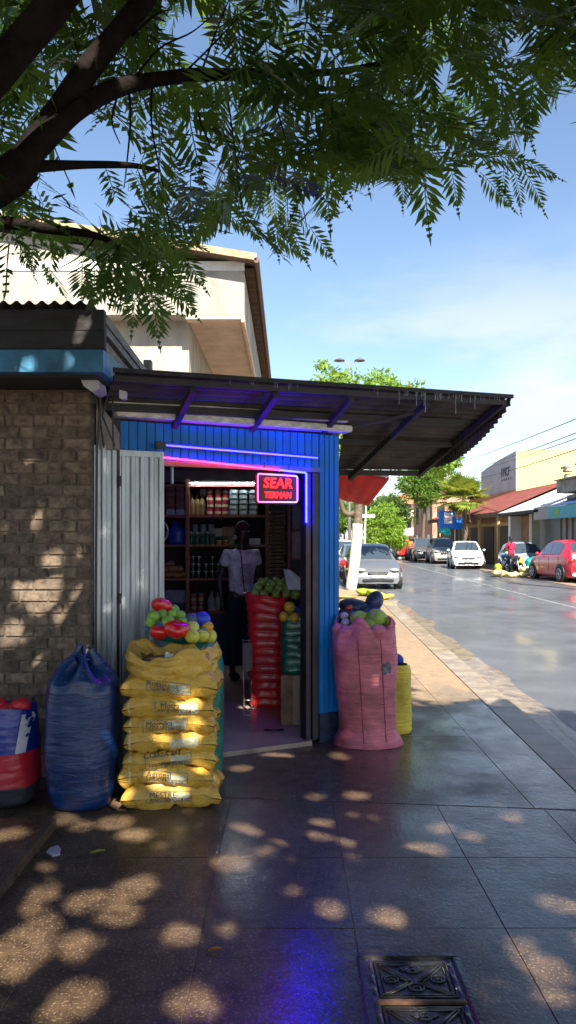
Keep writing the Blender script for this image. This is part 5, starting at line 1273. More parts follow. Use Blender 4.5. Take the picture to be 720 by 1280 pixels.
def car(name, label, kind, Lc, Wc, paint, loc, rz, group=None, hs=1.):
    t = thing(name, label, 'car', (0,0,0), group); pf = PROF[kind]
    bz = lambda s: hs*float(np.interp(s, *zip(*pf['b']))); rz_ = lambda s: max(bz(s), hs*float(np.interp(s, *zip(*pf['r']))))
    def hw(s):
        e = abs(s-.5)*2; return Wc/2*(1-.17*e**7)
    def wr(s):
        w_ = hw(s)*.93; return w_-.02-(rz_(s)-bz(s))*.36
    X = lambda s: Lc/2-s*Lc
    def sec(s):
        w_ = hw(s); b_ = bz(s); r = rz_(s); m = .50*(b_-.24)+.24
        return [(0,.20),(w_*.90,.19),(w_*.975,.27),(w_,m),(w_*.985,b_-.09),(w_*.945,b_-.01),(w_*.93,b_) ,(wr(s)+.015,r-.035 if r > b_+.06 else r-.002),(wr(s)-.05,r-.002 if r > b_+.06 else r),(wr(s)*.5,r+.018),(0,r+.024)]
    S_ = sorted(set(list(np.linspace(0,1,44))+[.01,.02]))
    g = MB(); n = 11
    rows = []
    for s in S_:
        q = sec(s); rows.append([Vector((X(s)+(.05*(abs(y)/hw(s))**2*(-1 if s < .06 else (1 if s > .95 else 0))),y,z)) for y,z in q]+[Vector((X(s)+(.05*(abs(y)/hw(s))**2*(-1 if s < .06 else (1 if s > .95 else 0))),-y,z)) for y,z in q[-2:0:-1]])
    k = len(rows[0])
    g.add([p for r in rows for p in r], [(i*k+j,i*k+(j+1)%k,(i+1)*k+(j+1)%k,(i+1)*k+j) for i in range(len(rows)-1) for j in range(k)]+[tuple(range(k)), tuple(range((len(rows)-1)*k,len(rows)*k))])
    g.build('car_body', paint, t, smooth=True, angle=38)
    wx = (Lc/2-.155*Lc-.04, -Lc/2+.185*Lc); wr_ = .31 if kind != 'suv' else .36
    for x in wx:
        for s in (-1,1):
            y = s*(Wc/2-.10)
            g = MB(); g.cyl((x,s*(Wc/2-.20),wr_+.02),(x,s*(Wc/2+.004),wr_+.02), wr_+.055, 28); g.build('wheel_arch', M_trim, t)
            g = MB(); g.lathe([(wr_*.62,-.1),(wr_*.96,-.1),(wr_,-.07),(wr_,.07),(wr_*.96,.1),(wr_*.62,.1)], (0,0,0), 28)
            g.v = [(x+v[0], y+s*.02+v[2], wr_+v[1]) for v in g.v]; wl = g.build('wheel', M_tyre, t, smooth=True, angle=40)
            g = MB(); yo = y+s*.125
            g.cyl((x,yo-s*.02,wr_),(x,yo,wr_), wr_*.12, 14); g.tube([(x+wr_*.62*math.cos(a),yo,wr_+wr_*.62*math.sin(a)) for a in np.linspace(0,2*PI,24,endpoint=False)], .018, 6, closed=True)
            for i in range(6): a = i*PI/3; g.tube([(x,yo-s*.005,wr_),(x+wr_*.6*math.cos(a),yo-s*.005,wr_+wr_*.6*math.sin(a))], [.035,.022], 6)
            g.build('rim', M_rim, wl)
    # glass
    def screen(s0, s1, name, m=.90):
        g = MB()
        def f(u,v):
            s = s0+(s1-s0)*v; y = (2*u-1)*(wr(s)-.055)*m*1.04; z = rz_(s)+.024*(1-abs(2*u-1))+.0; return Vector((X(s), y, z))
        dx, dz = X(s1)-X(s0), rz_(s1)-rz_(s0); nn = Vector((-dz,0,dx)); nn = nn.normalized()*.014
        if nn.z < 0: nn = -nn
        g.grid(lambda u,v: f(u,v)+nn, 12, 8); g.build(name, M_cglass, t, smooth=True)
    r0 = {'hatch':(.275,.44),'sedan':(.275,.44),'suv':(.255,.40)}[kind]; r1 = {'hatch':(.845,.945),'sedan':(.70,.835),'suv':(.90,.965)}[kind]
    screen(*r0, 'windscreen'); screen(*r1, 'rear_window')
    for s in (-1,1):
        for (a,b_,nm) in ((.36,.555,'front_window'),(.575,.80 if kind != 'sedan' else .73,'rear_side_window')):
            g = MB()
            def f(u,v):
                st = a+(b_-a)*u; lo = bz(st)+.035; hi = rz_(st)-.075; 
                st2 = st+(.05*v if nm == 'front_window' and u < .01 else 0)
                z = lo+(max(hi,lo+.02)-lo)*v; fr = (z-bz(st))/max(.05,(rz_(st)-.035-bz(st))); y = hw(st)*.93+(wr(st)+.015-hw(st)*.93)*fr
                return Vector((X(st2), s*(y+.010), z))
            g.grid(f, 10, 6); g.build('side_window', M_cglass, t, smooth=True)
        g = MB(); st = .35; g.ell((X(st), s*(hw(st)+.09), bz(st)+.07), (.06,.09,.065), 12, 8); g.build('mirror', paint, t, smooth=True)
        g = MB(); hz_ = bz(.06)-.03; g.ell((X(.045), s*hw(.03)*.74, hz_-.035), (.16,.165,.06), 16, 10, rot=Matrix.Rotation(-s*.35,3,'Z')); g.build('headlight', M_lamp, t, smooth=True)
        g = MB(); g.ell((X(.975), s*hw(.97)*.82, bz(.97)-.14), (.09,.14,.10), 14, 8, rot=Matrix.Rotation(s*.3,3,'Z')); g.build('tail_light', M_tail, t, smooth=True)
        for st in (.50,.72):
            g = MB(); g.rbox((X(st), s*(hw(st)*.985+.012), bz(st)-.11), (.16,.02,.022), .008); g.build('door_handle', paint, t)
        for st in (.335,.565,.78):
            g = MB(); g.tube([(X(st), s*(hw(st)*.905), .25),(X(st), s*(hw(st)*1.001), .45),(X(st), s*(hw(st)*.99), bz(st)-.09)], .006, 4); g.build('door_seam', M_trim, t)
    xf = X(0)
    g = MB(); g.rbox((xf-.035,0,bz(.03)-.055), (.12,Wc*.40,.075), .02); g.build('grille', M_grille, t)
    g = MB(); g.rbox((xf-.01,0,bz(.03)-.055), (.09,Wc*.38,.014), .005); g.build('chrome_bar', M_rim, t)
    g = MB(); g.rbox((xf-.035,0,.30), (.14,Wc*.62,.10), .03); g.build('lower_grille', M_grille, t)
    g = MB(); g.rbox((xf+.012,0,.43), (.02,.44,.105), .006); g.build('number_plate', M_plate, t)
    g = MB(); g.rbox((-xf+.03,0,.30), (.14,Wc*.80,.17), .04); g.build('rear_bumper', mat('pale_bumper', (.45,.44,.44), .5, var=.1) if name == 'red_car' else M_trim, t)
    g = MB(); g.rbox((-xf-.012,0,.62), (.02,.44,.105), .006); g.build('number_plate', M_plate, t)
    t.location = loc; t.rotation_euler = (0,0,rz); return t
paint = lambda n,c,m_=.35: mat(n, c, .3, metal=m_, var=.05, coat=.8)
ZR = -.107; ZF = -.09
car('parked_car','silver grey hatchback facing us behind the whitewashed tree trunk','hatch',3.9,1.68,paint('silver_paint',(.15,.155,.165)),(2.93,26.2,ZR),R(-90+1))
car('parked_car','dark blue grey car parked right behind the silver hatchback','sedan',4.2,1.7,paint('slate_paint',(.13,.17,.22)),(3.0,31.6,ZR),R(-90))
car('parked_car','white car parked deepest in the bay beyond the tree trunk','hatch',3.9,1.68,paint('white_paint_car',(.6,.6,.6),0),(2.6,36.5,0),R(-90))
car('approaching_car','dark blue saloon driving towards us far down the street','sedan',4.4,1.75,paint('navy_paint',(.05,.075,.13)),(9.15,60,ZR),R(-90))
car('parked_car','brown grey estate car at the kerb between the sign and the silver brown off-roader','suv',4.4,1.75,paint('umber_paint',(.12,.11,.11)),(9.85,54.6,ZR),R(-88))
car('parked_car','silver brown off-roader facing us just behind the white saloon','suv',4.3,1.75,paint('taupe_paint',(.28,.26,.24)),(10.35,49.8,ZF),R(-94))
car('parked_car','bright white saloon facing us at the far kerb','sedan',4.4,1.78,paint('bright_white_paint',(.72,.72,.72),0),(10.05,41.9,ZF),R(-99),hs=1.04)
car('parked_car','pale blue silver small car wedged behind the red hatchback','hatch',3.7,1.62,paint('ice_blue_paint',(.38,.44,.50)),(11.0,34.6,ZF),R(-92))
car('red_car','bright red hatchback seen from behind at the far kerb','hatch',3.9,1.72,paint('red_paint',(.50,.012,.03),.1),(11.08,29.4,ZF),R(94.5),hs=1.08)
# ------------------------------------------------------------------ motorbikes
def motorbike(label, loc, rz, col):
    t = thing('motorbike', label, 'motorbike'); 
    for x in (-.62,.64):
        g = MB(); g.tube([(x+.27*math.cos(a),0,.30+.27*math.sin(a)) for a in np.linspace(0,2*PI,24,endpoint=False)], .045, 8, closed=True); w_ = g.build('wheel', M_tyre, t, smooth=True)
        g = MB(); g.cyl((x,-.04,.30),(x,.04,.30),.05,12)
        for i in range(8): a = i*PI/4; g.tube([(x,0,.30),(x+.24*math.cos(a),0,.30+.24*math.sin(a))], .006, 4)
        g.build('rim', M_rim, w_)
    g = MB(); g.tube([(-.62,.07,.30),(-.1,.07,.42),(.35,.04,.80)],.02,6); g.tube([(-.62,-.07,.30),(-.1,-.07,.42),(.35,-.04,.80)],.02,6); g.rbox((-.02,0,.40),(.36,.22,.26),.05); g.build('engine_frame', M_trim, t)
    g = MB(); g.tube([(.64,.07,.30),(.50,.07,.66),(.40,.05,.98)],.02,6); g.tube([(.64,-.07,.30),(.50,-.07,.66),(.40,-.05,.98)],.02,6); g.build('front_fork', M_rim, t)
    g = MB(); g.ell((.14,0,.78),(.26,.13,.13),16,10); g.ell((.44,0,.80),(.10,.12,.16),12,8); g.build('fuel_tank', col, t, smooth=True)
    g = MB(); g.rbox((-.33,0,.80),(.62,.22,.09),.035); g.build('seat', M_black, t)
    g = MB(); g.tube([(.30,-.36,1.04),(.40,-.15,1.0),(.40,.15,1.0),(.30,.36,1.04)],.014,6); g.build('handlebar', M_trim, t, smooth=True)
    g = MB(); g.ell((.52,0,.90),(.07,.085,.085),14,8); g.build('headlight', M_lamp, t, smooth=True)
    for s in (-1,1):
        g = MB(); g.tube([(.34,s*.25,1.03),(.32,s*.27,1.16)],.008,5); g.ell((.32,s*.28,1.18),(.02,.06,.035),10,6); g.build('mirror', M_trim, t, smooth=True)
    g = MB(); g.rbox((-.72,0,.66),(.26,.16,.05),.02,rot=Matrix.Rotation(.4,3,'Y')); g.build('rear_mudguard', col, t)
    t.location = loc; t.rotation_euler = (0,0,rz); return t
motorbike('red motorbike parked between the kiosk corner and the whitewashed trunk', (1.72,23.6,0), R(-75), paint('red_bike_paint',(.5,.01,.02),0))
motorbike('dark motorbike with chrome mirrors carrying the rider in red', (9.95,32.6,ZF), R(-80), paint('dark_bike_paint',(.03,.03,.04),0))
M_redshirt = mat('bright_red_shirt', (.60,.01,.06), .7, var=.1); M_denim = mat('blue_denim', (.04,.07,.16), .8, var=.2); M_orange = mat('orange_shirt', (.65,.13,.03), .7, var=.1)
person('person in a bright red shirt sitting astride the dark motorbike', (9.88,32.75,ZF+.02), R(200), M_redshirt, M_denim, M_hair, seated=True, sleeves=.9)
person('person in an orange shirt walking beside the far parked cars', (9.0,54.5,ZR), R(10), M_orange, M_navy, M_hair, sleeves=.9)
t = thing('red_tricycle', 'small red covered tricycle cab behind the parked estate car', 'tricycle', (0,0,0))
g = MB(); g.rbox((0,0,.75),(1.3,1.0,.9),.12); g.build('cab_body', paint('tricycle_red',(.5,.02,.02),0), t, smooth=True, angle=40)
g = MB(); g.rbox((0,0,1.48),(1.35,1.05,.10),.05); g.build('roof', M_orange, t)
g = MB()
for x in (-.6,.6):
    for y in (-.45,.45): g.tube([(x,y,1.1),(x,y,1.46)],.02,6)
g.build('roof_posts', M_trim, t)
for x,y in ((-.5,-.48),(-.5,.48),(.75,0)):
    g = MB(); g.cyl((x,y-.05,.24),(x,y+.05,.24),.24,18); g.build('wheel', M_tyre, t)
t.location = (8.9,56.6,ZR); t.rotation_euler = (0,0,R(-90))
# goods piled on the far kerb and bundles on the near pavement
def blob(name, label, cat, parts, m, group=None):
    g = MB(); c = Vector(parts[0][0])
    for (p,r,an) in parts: g.ell(p, r, 18, 12, rot=Matrix.Rotation(an,3,'Z') @ Matrix.Rotation(an*.6,3,'Y'))
    for i,v in enumerate(g.v):
        n_ = noise.noise(Vector(v)*6)*.03; g.v[i] = (v[0]+n_, v[1]+n_, v[2]+n_)
    return tag(g.build(name, m, None, True, org=c), label, cat, group)
M_limep = sackmat('lime_plastic', (.30,.42,.03), .5, .6, (5,5,5)); M_tealp = sackmat('teal_plastic_bag', (.0,.26,.26), .5, .6, (5,5,5)); M_yelp = sackmat('yellow_plastic_bag', (.62,.45,.05), .5, .6, (5,5,5)); M_paleyel = sackmat('pale_yellow_sack', (.55,.46,.22), .6, .6, (5,5,5))
blob('lime_bundle','lime green bundle by the rider in red','bundle',[((9.2,32.4,.30),(.17,.2,.16),.2),((9.2,32.3,.12),(.16,.2,.15),.5)],M_limep)
blob('lime_crate_bag','low green and cream sack under the lime bundle','sack',[((9.2,32.2,.05),(.34,.3,.16),0),((9.45,32.3,.0),(.2,.2,.12),1)],M_paleyel)
blob('teal_bundle','teal bundle beside the wheel of the pale blue car','bundle',[((10.45,31.9,.50),(.24,.2,.24),.3),((10.6,31.9,.62),(.16,.15,.17),1.)],M_tealp)
blob('yellow_bag','bright yellow bag slung at the hip of the rider in red','bag',[((10.12,32.2,.58),(.14,.14,.2),.1)],M_yelp)
for i,(x,z,lb) in enumerate([(10.15,.03,'pale yellow sack lying under the teal bundle'),(10.2,.24,'pale yellow sack lying on top of the other one under the teal bundle'),(9.6,.0,'pale yellow sack lying by the front wheel of the dark motorbike')]):
    blob('pale_sack', lb, 'sack', [((x,31.7,z),(.27,.2,.12),.1*i),((x+.12,31.7,z+.02),(.18,.18,.11),0)], M_paleyel, 'pale sacks on the far kerb')
blob('green_sheet_bundle','green and pale plastic bundle on the pavement edge beyond the kiosk','bundle',[((2.1,20.3,.09),(.24,.25,.10),.3),((2.3,20.0,.07),(.22,.2,.08),1.1)],M_limep)
blob('yellow_sheet_bundle','flat yellow plastic bundle at the kerb beyond the kiosk','bundle',[((2.52,19.2,.06),(.24,.25,.07),-.3),((2.42,19.5,.07),(.15,.2,.08),.6)],M_yelp)
for i,(x,y,r,lb) in enumerate([(1.58,17.6,.34,'flat round cane basket on the pavement, the one nearer the kiosk'),(1.50,18.9,.26,'smaller round cane basket on the pavement by the whitewashed trunk')]):
    t = thing('cane_basket', lb, 'basket', (x,y,0)); 
    g = MB(); g.tube([(x+r*math.cos(a),y+r*math.sin(a),.10) for a in np.linspace(0,2*PI,32,endpoint=False)],.02,6,closed=True); g.build('rim', mat('cane', (.28,.20,.07), .8, var=.3), t, smooth=True)
    g = MB(); g.lathe([(.0,.03),(r*.7,.03),(r,.10)], (x,y,0), 28, caps=False); g.build('woven_bowl', mat('woven_cane', (.30,.24,.10), .8, var=.3, bump=.6), t, smooth=True)
# ------------------------------------------------------------------ buildings
M_win = mat('dark_window', (.03,.035,.04), .12, var=0, spec=.8)
ub = thing('upper_house', 'cream plastered house with jutting top storey and brown sheet roof behind the kiosk', 'house', (-4,16,0))
g = MB(); g.bx(-8,-1.66,12.4,24,0,5.22); g.build('lower_wall', M_cream, ub)
def roofz(x): return 6.02+(-.52-x)*.165
g = MB(); g.prism([(-8,12.0,5.22),(-.71,12.0,5.22),(-.71,12.0,6.02-.10),(-8,12.0,roofz(-8)-.16)], (0,12,0)); g.build('upper_wall', M_cream, ub)
g = MB(); g.bx(-8,-.705,11.985,12.0,5.93,6.08); g.build('white_band', mat('band_white', (.62,.62,.60), .7, var=.08), ub)
g = MB(); g.bx(-1.655,-.76,12.2,24,5.20,5.217); g.build('soffit', M_soffit, ub)
g = MB(); g.bx(-.76,-.71,12.003,24,5.10,5.218); g.bx(-1.66,-.76,12.003,12.2,5.15,5.217); g.build('soffit_beam', M_soffit, ub)
g = MB(); g.prism([(-8,11.75,roofz(-8)),(-.52,11.75,6.02),(-.52,11.75,6.10),(-8,11.75,roofz(-8)+.08)], (0,12.4,0)); g.build('roof', mat('brown_roof_sheet', (.16,.10,.07), .75, var=.4, vscale=6, stretch=(1,8,1), bump=.6), ub)
g = MB(); g.prism([(-8,11.72,roofz(-8)-.02),(-.50,11.72,6.0),(-.50,11.72,6.11),(-8,11.72,roofz(-8)+.09)], (0,.028,0)); g.build('yellow_barge_board', mat('ochre_barge', (.36,.27,.15), .7, var=.3), ub)
g = MB(); g.cyl((-.50,11.72,6.0),(-.50,24,6.0),.045,10); g.build('gutter', mat('brown_gutter', (.09,.045,.03), .5, var=.2), ub)
g = MB(); g.grid(lambda u,v: Vector((-.70+.15*v, 12.0+12*u, 5.965+.03*math.sin(u*36*2*PI))), 288, 1)
g.build('ribbed_underside', mat('rafter_wood', (.07,.04,.025), .8, var=.3), ub)
for (y0,y1) in ((14.3,15.3),(17.5,18.5),(20.5,21.5)):
    g = MB(); g.bx(-1.658,-1.63,y0,y1,3.5,4.75); w_ = g.build('window', mat('blue_grey_frame', (.25,.30,.38), .5, var=.1), ub)
    g = MB(); g.bx(-1.629,-1.622,y0+.06,y1-.06,3.56,4.69); g.build('pane', M_win, w_)
    g = MB(); g.bx(-1.66,-1.58,y0-.05,y1+.05,3.42,3.5); g.build('sill', M_white, w_)
# far side row
M_brownwall = mat('ochre_brown_wall', (.26,.15,.07), .8, var=.25, vscale=1.5); M_ochre = mat('ochre_post', (.42,.28,.10), .7, var=.2); M_door = mat('dark_brown_shutter', (.05,.03,.02), .7, var=.3, stretch=(1,1,12), vscale=3)
M_redroof = mat('rust_red_roof', (.20,.05,.04), .8, var=.25, vscale=2, bump=.3); M_yw = mat('pale_yellow_render', (.50,.45,.18), .85, var=.06, vscale=.6); M_gw = mat('grey_render', (.42,.43,.45), .85, var=.1, vscale=.8); M_or = mat('orange_render', (.52,.22,.09), .85, var=.12, vscale=1)
M_concrete = mat('raw_concrete', (.28,.26,.23), .9, var=.3, vscale=2, bump=.4); M_shut = mat('grey_roller_shutter', (.20,.21,.21), .6, metal=.2, var=.15); M_cream2 = mat('cream_render', (.52,.46,.34), .85, var=.12, vscale=1)
sh1 = thing('shop_row', 'long brown shop row with ochre posts under a rust red sheet roof', 'shop row', (12.8,49,0))
g = MB(); g.bx(12.8,18,41.4,62,-.1,3.3); g.build('wall', M_brownwall, sh1)
g = MB(); A_,B2,C2,D_ = Vector((11.75,41.3,3.05)),Vector((11.75,62,3.05)),Vector((16,52.5,4.85)),Vector((16,41.3,4.85))
nr = 60
def rf(u,v):
    a = A_.lerp(B2,u); b_ = D_.lerp(C2,u); p = a.lerp(b_,v); p.z += .018*math.sin(p.y/.20*2*PI); return p
g.grid(rf, 400, 3); g.add([A_,D_,Vector((20,41.3,3.0)),Vector((20,62,3.0)),B2,C2],[(1,2,3,5),(5,3,4)]); g.build('roof', M_redroof, sh1, smooth=True)
g = MB(); g.bx(11.72,11.78,41.35,62,2.78,3.02); g.build('eave_board', mat('dark_eave', (.09,.05,.03), .7, var=.3), sh1)
for y in (42.0,46.2,50.4,54.6,58.8):
    g = MB(); g.bx(11.9,12.05,y,y+.15,-.1,2.8); g.build('post', M_ochre, sh1)
g = MB(); g.bx(12.74,12.8,41.6,61.5,2.3,2.5); g.build('ochre_beam', M_ochre, sh1)
for y in (42.6,45.9,49.2,52.5,55.8):
    g = MB(); g.bx(12.74,12.8,y,y+2.3,-.1,2.28); d_ = g.build('shutter_door', M_door, sh1)
    g = MB(); g.rbox((12.72,y+1.15,1.0),(.03,.12,.04),.01); g.build('handle', M_rim, d_)
wg = thing('white_gable_house', 'white walled shop with a flat black awning between the red roof and the teal awning', 'shop', (13,38,0))
g = MB(); g.prism([(12.3,40.9,-.1),(17,40.9,-.1),(17,40.9,4.95),(16,40.9,4.72),(11.9,40.9,2.98),(12.3,40.9,2.9)], (0,.38,0)); g.build('gable_wall', mat('bright_white_render', (.66,.65,.62), .8, var=.06), wg)
g = MB(); g.bx(12.9,16.5,34.3,40.9,-.1,3.0); g.build('wall', M_brownwall, wg)
g = MB(); g.bx(11.5,13.2,34.0,40.85,2.78,2.90); g.build('black_awning', M_blackwood, wg)
g = MB(); g.prism([(11.6,34.0,2.905),(13.6,34.0,3.7),(13.6,34.0,3.75),(11.6,34.0,2.94)], (0,6.8,0)); g.build('white_roof_sheet', M_white, wg)
g = MB(); g.bx(12.1,12.5,36.7,37.1,-.1,2.78); g.build('white_pillar', M_cream2, wg)
g = MB(); g.bx(12.84,12.9,34.5,38.9,-.1,2.5); rs_ = g.build('roller_shutter', M_shut, wg)
ts_ = thing('teal_awning_shop', 'shop with teal fascia and hanging brown strip curtain behind the red car', 'shop', (12.5,30,0))
g = MB(); g.bx(12.9,18,24,34.2,-.1,3.55); g.build('wall', M_concrete, ts_)
g = MB(); g.bx(11.48,11.54,24,32.6,2.42,2.95); g.build('teal_fascia', mat('teal_awning_paint', (.0,.27,.36), .5, var=.1), ts_)
g = MB(); g.bx(11.47,11.479,31.2,31.9,2.5,2.85); g.build('green_emblem', mat('green_emblem_paint', (.10,.35,.08), .5, var=.4, vscale=6), ts_)
g = MB(); g.prism([(11.50,24,2.955),(13.3,24,3.55),(13.3,24,3.6),(11.50,24,3.0)], (0,8.6,0)); g.build('blue_awning_sheet', mat('navy_awning', (.015,.06,.18), .5, var=.15), ts_)
g = MB(); g.bx(11.5,11.56,32.63,34.6,2.42,3.0); g.build('ribbed_grey_panel', mat('ribbed_grey', (.32,.30,.27), .8, var=.3, stretch=(1,12,1)), ts_)
for i in range(26):
    y = 24.2+i*.33; m = (M_door, mat('strip_grey', (.26,.24,.22), .7, var=.2))[i % 2 if i else 0] if i < 2 else None
    g = MB(); g.grid(lambda u,v: Vector((12.05+.03*math.sin(u*PI), y+u*.26, .15+v*2.3)), 4, 1); g.build('curtain_strip', bpy.data.materials['dark_brown_shutter'] if i % 2 else bpy.data.materials['strip_grey' if 'strip_grey' in bpy.data.materials else 'dark_brown_shutter'], ts_, smooth=True)
g = MB(); g.bx(11.95,12.25,28.5,28.95,-.1,2.0); g.build('white_pier', M_white, ts_)
cs = thing('concrete_upper_floor', 'unfinished concrete upper slab with broken balustrade above the teal awning', 'building', (14,29,3.6))
g = MB(); g.prism([(12.35,24,3.62),(18,24,3.62),(18,34,3.62),(12.35,34,3.62)], (0,0,.55)); g.build('slab', M_concrete, cs)
g = MB(); g.bx(12.2,18,24,33.9,4.172,4.24); g.build('slab_edge', M_concrete, cs)
for i in range(6):
    y = 24.8+i*1.7; 
    g = MB(); g.rbox((12.6,y,4.62),(.32,.5,.14),.03); g.rbox((12.6,y+.05,4.36),(.22,.3,.24),.03); g.rbox((12.65,y+.4,4.80),(.25,.7,.10),.03); g.build('balustrade_block', mat('pale_stone_block', (.42,.36,.28), .9, var=.4, vscale=8), cs)
yb_ = thing('yellow_building', 'tall pale yellow walled building with grey side above the red roof', 'building', (20,57,0))
g = MB(); g.prism([(16.25,52.5,-.1),(34,52.5,-.1),(34,52.5,8.2),(16.25,52.5,7.8)], (0,.3,0)); g.build('front_wall', M_yw, yb_)
g = MB(); g.prism([(16.2,52.52,5.05),(16.2,62,5.0),(16.2,62,7.08),(16.2,57,7.55),(16.2,52.52,7.78)], (.3,0,0)); g.build('grey_side_wall', M_gw, yb_)
g = MB(); g.prism([(16.19,52.51,-.1),(16.19,66,-.1),(16.19,66,4.99),(16.19,52.51,5.04)], (.32,0,0)); g.build('orange_side_wall', M_or, yb_)
g = MB(); g.prism([(16.5,52.8,7.6),(34,52.8,8.0),(34,62,7.2),(16.5,62,6.9)], (0,0,.1)); g.build('roof', M_concrete, yb_)
vs, fs = text_mesh('FMCF', .95, .01)
g = MB(); g.add([(16.17-v.z, 55.0-v.x*.95+0*v.y, 6.45+v.y) for v in vs], fs); g.build('painted_letters', M_ink, yb_)
g = MB(); 
for i in range(5): g.bx(16.165,16.18,53.6+i*.55,53.75+i*.55,5.85,6.0)
g.build('small_painted_marks', M_ink, yb_)
fb = thing('far_house', 'far cream two storey house with orange tiled roof at the end of the street', 'house', (17,95,0))
g = MB(); g.bx(14,21,95,105,-.1,6.0); g.build('wall', M_cream2, fb)
g = MB(); g.prism([(13.3,94.2,6.0),(21.7,94.2,6.0),(18,98,7.8),(16,98,7.6)], (0,.02,0)); g.prism([(13.3,94.2,6.0),(16,98,7.6),(16,106,7.6),(13.3,106,6.0)], (0,0,.06)); g.prism([(21.7,94.2,6.0),(18,98,7.8),(18,106,7.8),(21.7,106,6.0)], (0,0,.06)); g.build('roof', mat('orange_tile', (.50,.14,.05), .8, var=.3, vscale=3), fb)
for z in (1.9,3.9): 
    g = MB(); g.bx(13.6,19,94.0,95,z,z+.9); g.build('balcony_band', mat('cream_band', (.6,.56,.46), .8, var=.1), fb)
for x in (14.8,16.6,18.9):
    for z in (.3,2.85,4.9):
        g = MB(); g.bx(x,x+1.0,94.95,95.0,z,z+.95); w_ = g.build('window', M_win, fb)
pk = thing('pink_column_building', 'narrow salmon pink building front beside the blue sign', 'building', (14,70,0))
g = MB(); g.bx(12.9,18,66,76,-.1,5.5); g.build('wall', mat('salmon_render', (.48,.25,.18), .85, var=.2, vscale=1), pk)
g = MB(); g.bx(12.6,18.2,65.8,76.2,5.5,5.75); g.build('roof', M_redroof, pk)
for z in (.2,2.9):
    for y in (67,70,73):
        g = MB(); g.bx(12.86,12.9,y,y+1.3,z,z+1.7); g.build('window', M_win, pk)
        g = MB(); g.bx(13.3+(y-67)*.5,14.0+(y-67)*.5,65.96,66,z,z+1.5); g.build('window', M_win, pk)
# awning of the next stall
na = thing('red_stall_awning', 'red cloth awning under a pale metal edge reaching out past the kiosk corner', 'awning', (.9,9.8,2.3))
A_,B2,C2,D_ = P(400,581,9.9),P(487,598,9.3),P(460,632,10.3),P(400,618,11.0)
g = MB()
g.grid(lambda u,v: (A_.lerp(B2,u)).lerp(D_.lerp(C2,u),v)+Vector((0,0,-.05*math.sin(u*PI)*math.sin(v*PI)))+Vector((0,0,.006*math.sin(u*30))), 24, 12)
o = g.build('red_cloth', mat('red_awning_cloth', (.55,.018,.02), .7, var=.2, vscale=4), na, smooth=True); o.modifiers.new('thickness','SOLIDIFY').thickness = .008
g = MB(); g.tube([A_+Vector((0,0,.03)),B2+Vector((0,0,.03))],.028,8); g.tube([B2+Vector((0,0,.03)),C2+Vector((0,0,.02))],.016,8); g.build('metal_edge', mat('pale_metal_edge', (.45,.47,.47), .5, metal=.4, var=.2), na)
g = MB(); g.prism([A_+Vector((0,.02,.05)),B2+Vector((0,.02,.05)),B2+Vector((-.3,1.3,.03)),A_+Vector((0,1.4,.1))], (0,0,.012)); g.build('top_sheet', M_galv, na)
ns = thing('next_stall', 'closed stall box standing behind the blue kiosk', 'stall', (-.4,11,0))
g = MB(); g.bx(-1.6,.42,9.7,12.2,0,2.35); g.build('stall_wall', M_greywood, ns)
g = MB(); g.bx(-1.65,.46,9.65,12.3,2.35,2.42); g.build('stall_roof', M_rust, ns)
# ------------------------------------------------------------------ signs, lamp, pole, wires
bs = thing('blue_sign', 'bright blue box sign with white square beside the fan palm', 'sign', (10.6,50,0))
M_sb = mat('sign_blue', (.0,.17,.75), .4, var=.05)
g = MB(); g.cyl((10.9,48.2,-.1),(10.9,48.2,3.6),.05,10); g.build('post', M_rim, bs)
g = MB(); g.rbox((10.3,48,2.75),(1.0,.22,1.15),.03); g.build('sign_box', M_sb, bs)
g = MB(); g.rbox((11.05,48,2.52),(.52,.2,.75),.03); g.build('side_box', M_sb, bs)
g = MB(); g.rbox((10.38,47.88,2.85),(.52,.02,.72),.004); g.build('white_panel', mat('sign_white', (.7,.68,.68), .5, var=.15, vscale=10), bs)
g = MB(); g.rbox((10.38,47.865,2.95),(.20,.01,.18),.004); g.rbox((10.38,47.865,2.70),(.30,.01,.04),.004); g.build('faint_print', mat('pink_print', (.5,.25,.3), .6, var=.3), bs)
g = MB(); g.rbox((10.05,47.6,2.05),(.75,.16,.36),.12); g.rbox((10.3,47.6,1.85),(.45,.15,.26),.1); tag(g.build('teal_sign', mat('sign_teal', (.0,.38,.36), .4, var=.2, vscale=4), org=(10.1,47.6,2)), 'small rounded teal sign hanging under the blue box sign', 'sign')
lp = thing('street_lamp', 'tall street lamp with two lamp heads rising above the tree', 'street lamp', (3.35,40,0))
g = MB(); g.tube([(3.33,40,-.05),(3.33,40,6),(3.33,40,11.0)],[.09,.07,.045],10); g.build('pole', M_rim, lp, smooth=True)
for s in (-1,1):
    g = MB(); g.tube([(3.33,40,10.9),(3.33+s*.35,40,11.15),(3.33+s*.55,40,11.2)],.025,6); g.build('arm', M_rim, lp)
    g = MB(); g.lathe([(.30,-.04),(.26,.02),(.10,.08),(.0,.09)], (3.33+s*.55,40,11.2), 16); g.build('lamp_head', mat('brown_lamp_head', (.10,.05,.05), .5, var=.1), lp)
sp_ = thing('sign_pole', 'thin white pole with a short cross board beyond the whitewashed trunk', 'pole', (3.75,36,0))
g = MB(); g.tube([(3.72,36,-.05),(3.74,36,1.6),(3.82,36,3.6)],.04,8); g.build('pole', M_white, sp_)
g = MB(); g.rbox((3.85,35.95,2.65),(.75,.05,.18),.02); g.build('cross_board', M_white, sp_)
up = thing('utility_pole', 'grey utility pole with crossarm carrying the street wires', 'utility pole', (10.25,22,0))
g = MB(); g.tube([(10.25,22,-.12),(10.25,22,6.3)],[.12,.09],10); g.build('pole', M_concrete, up)
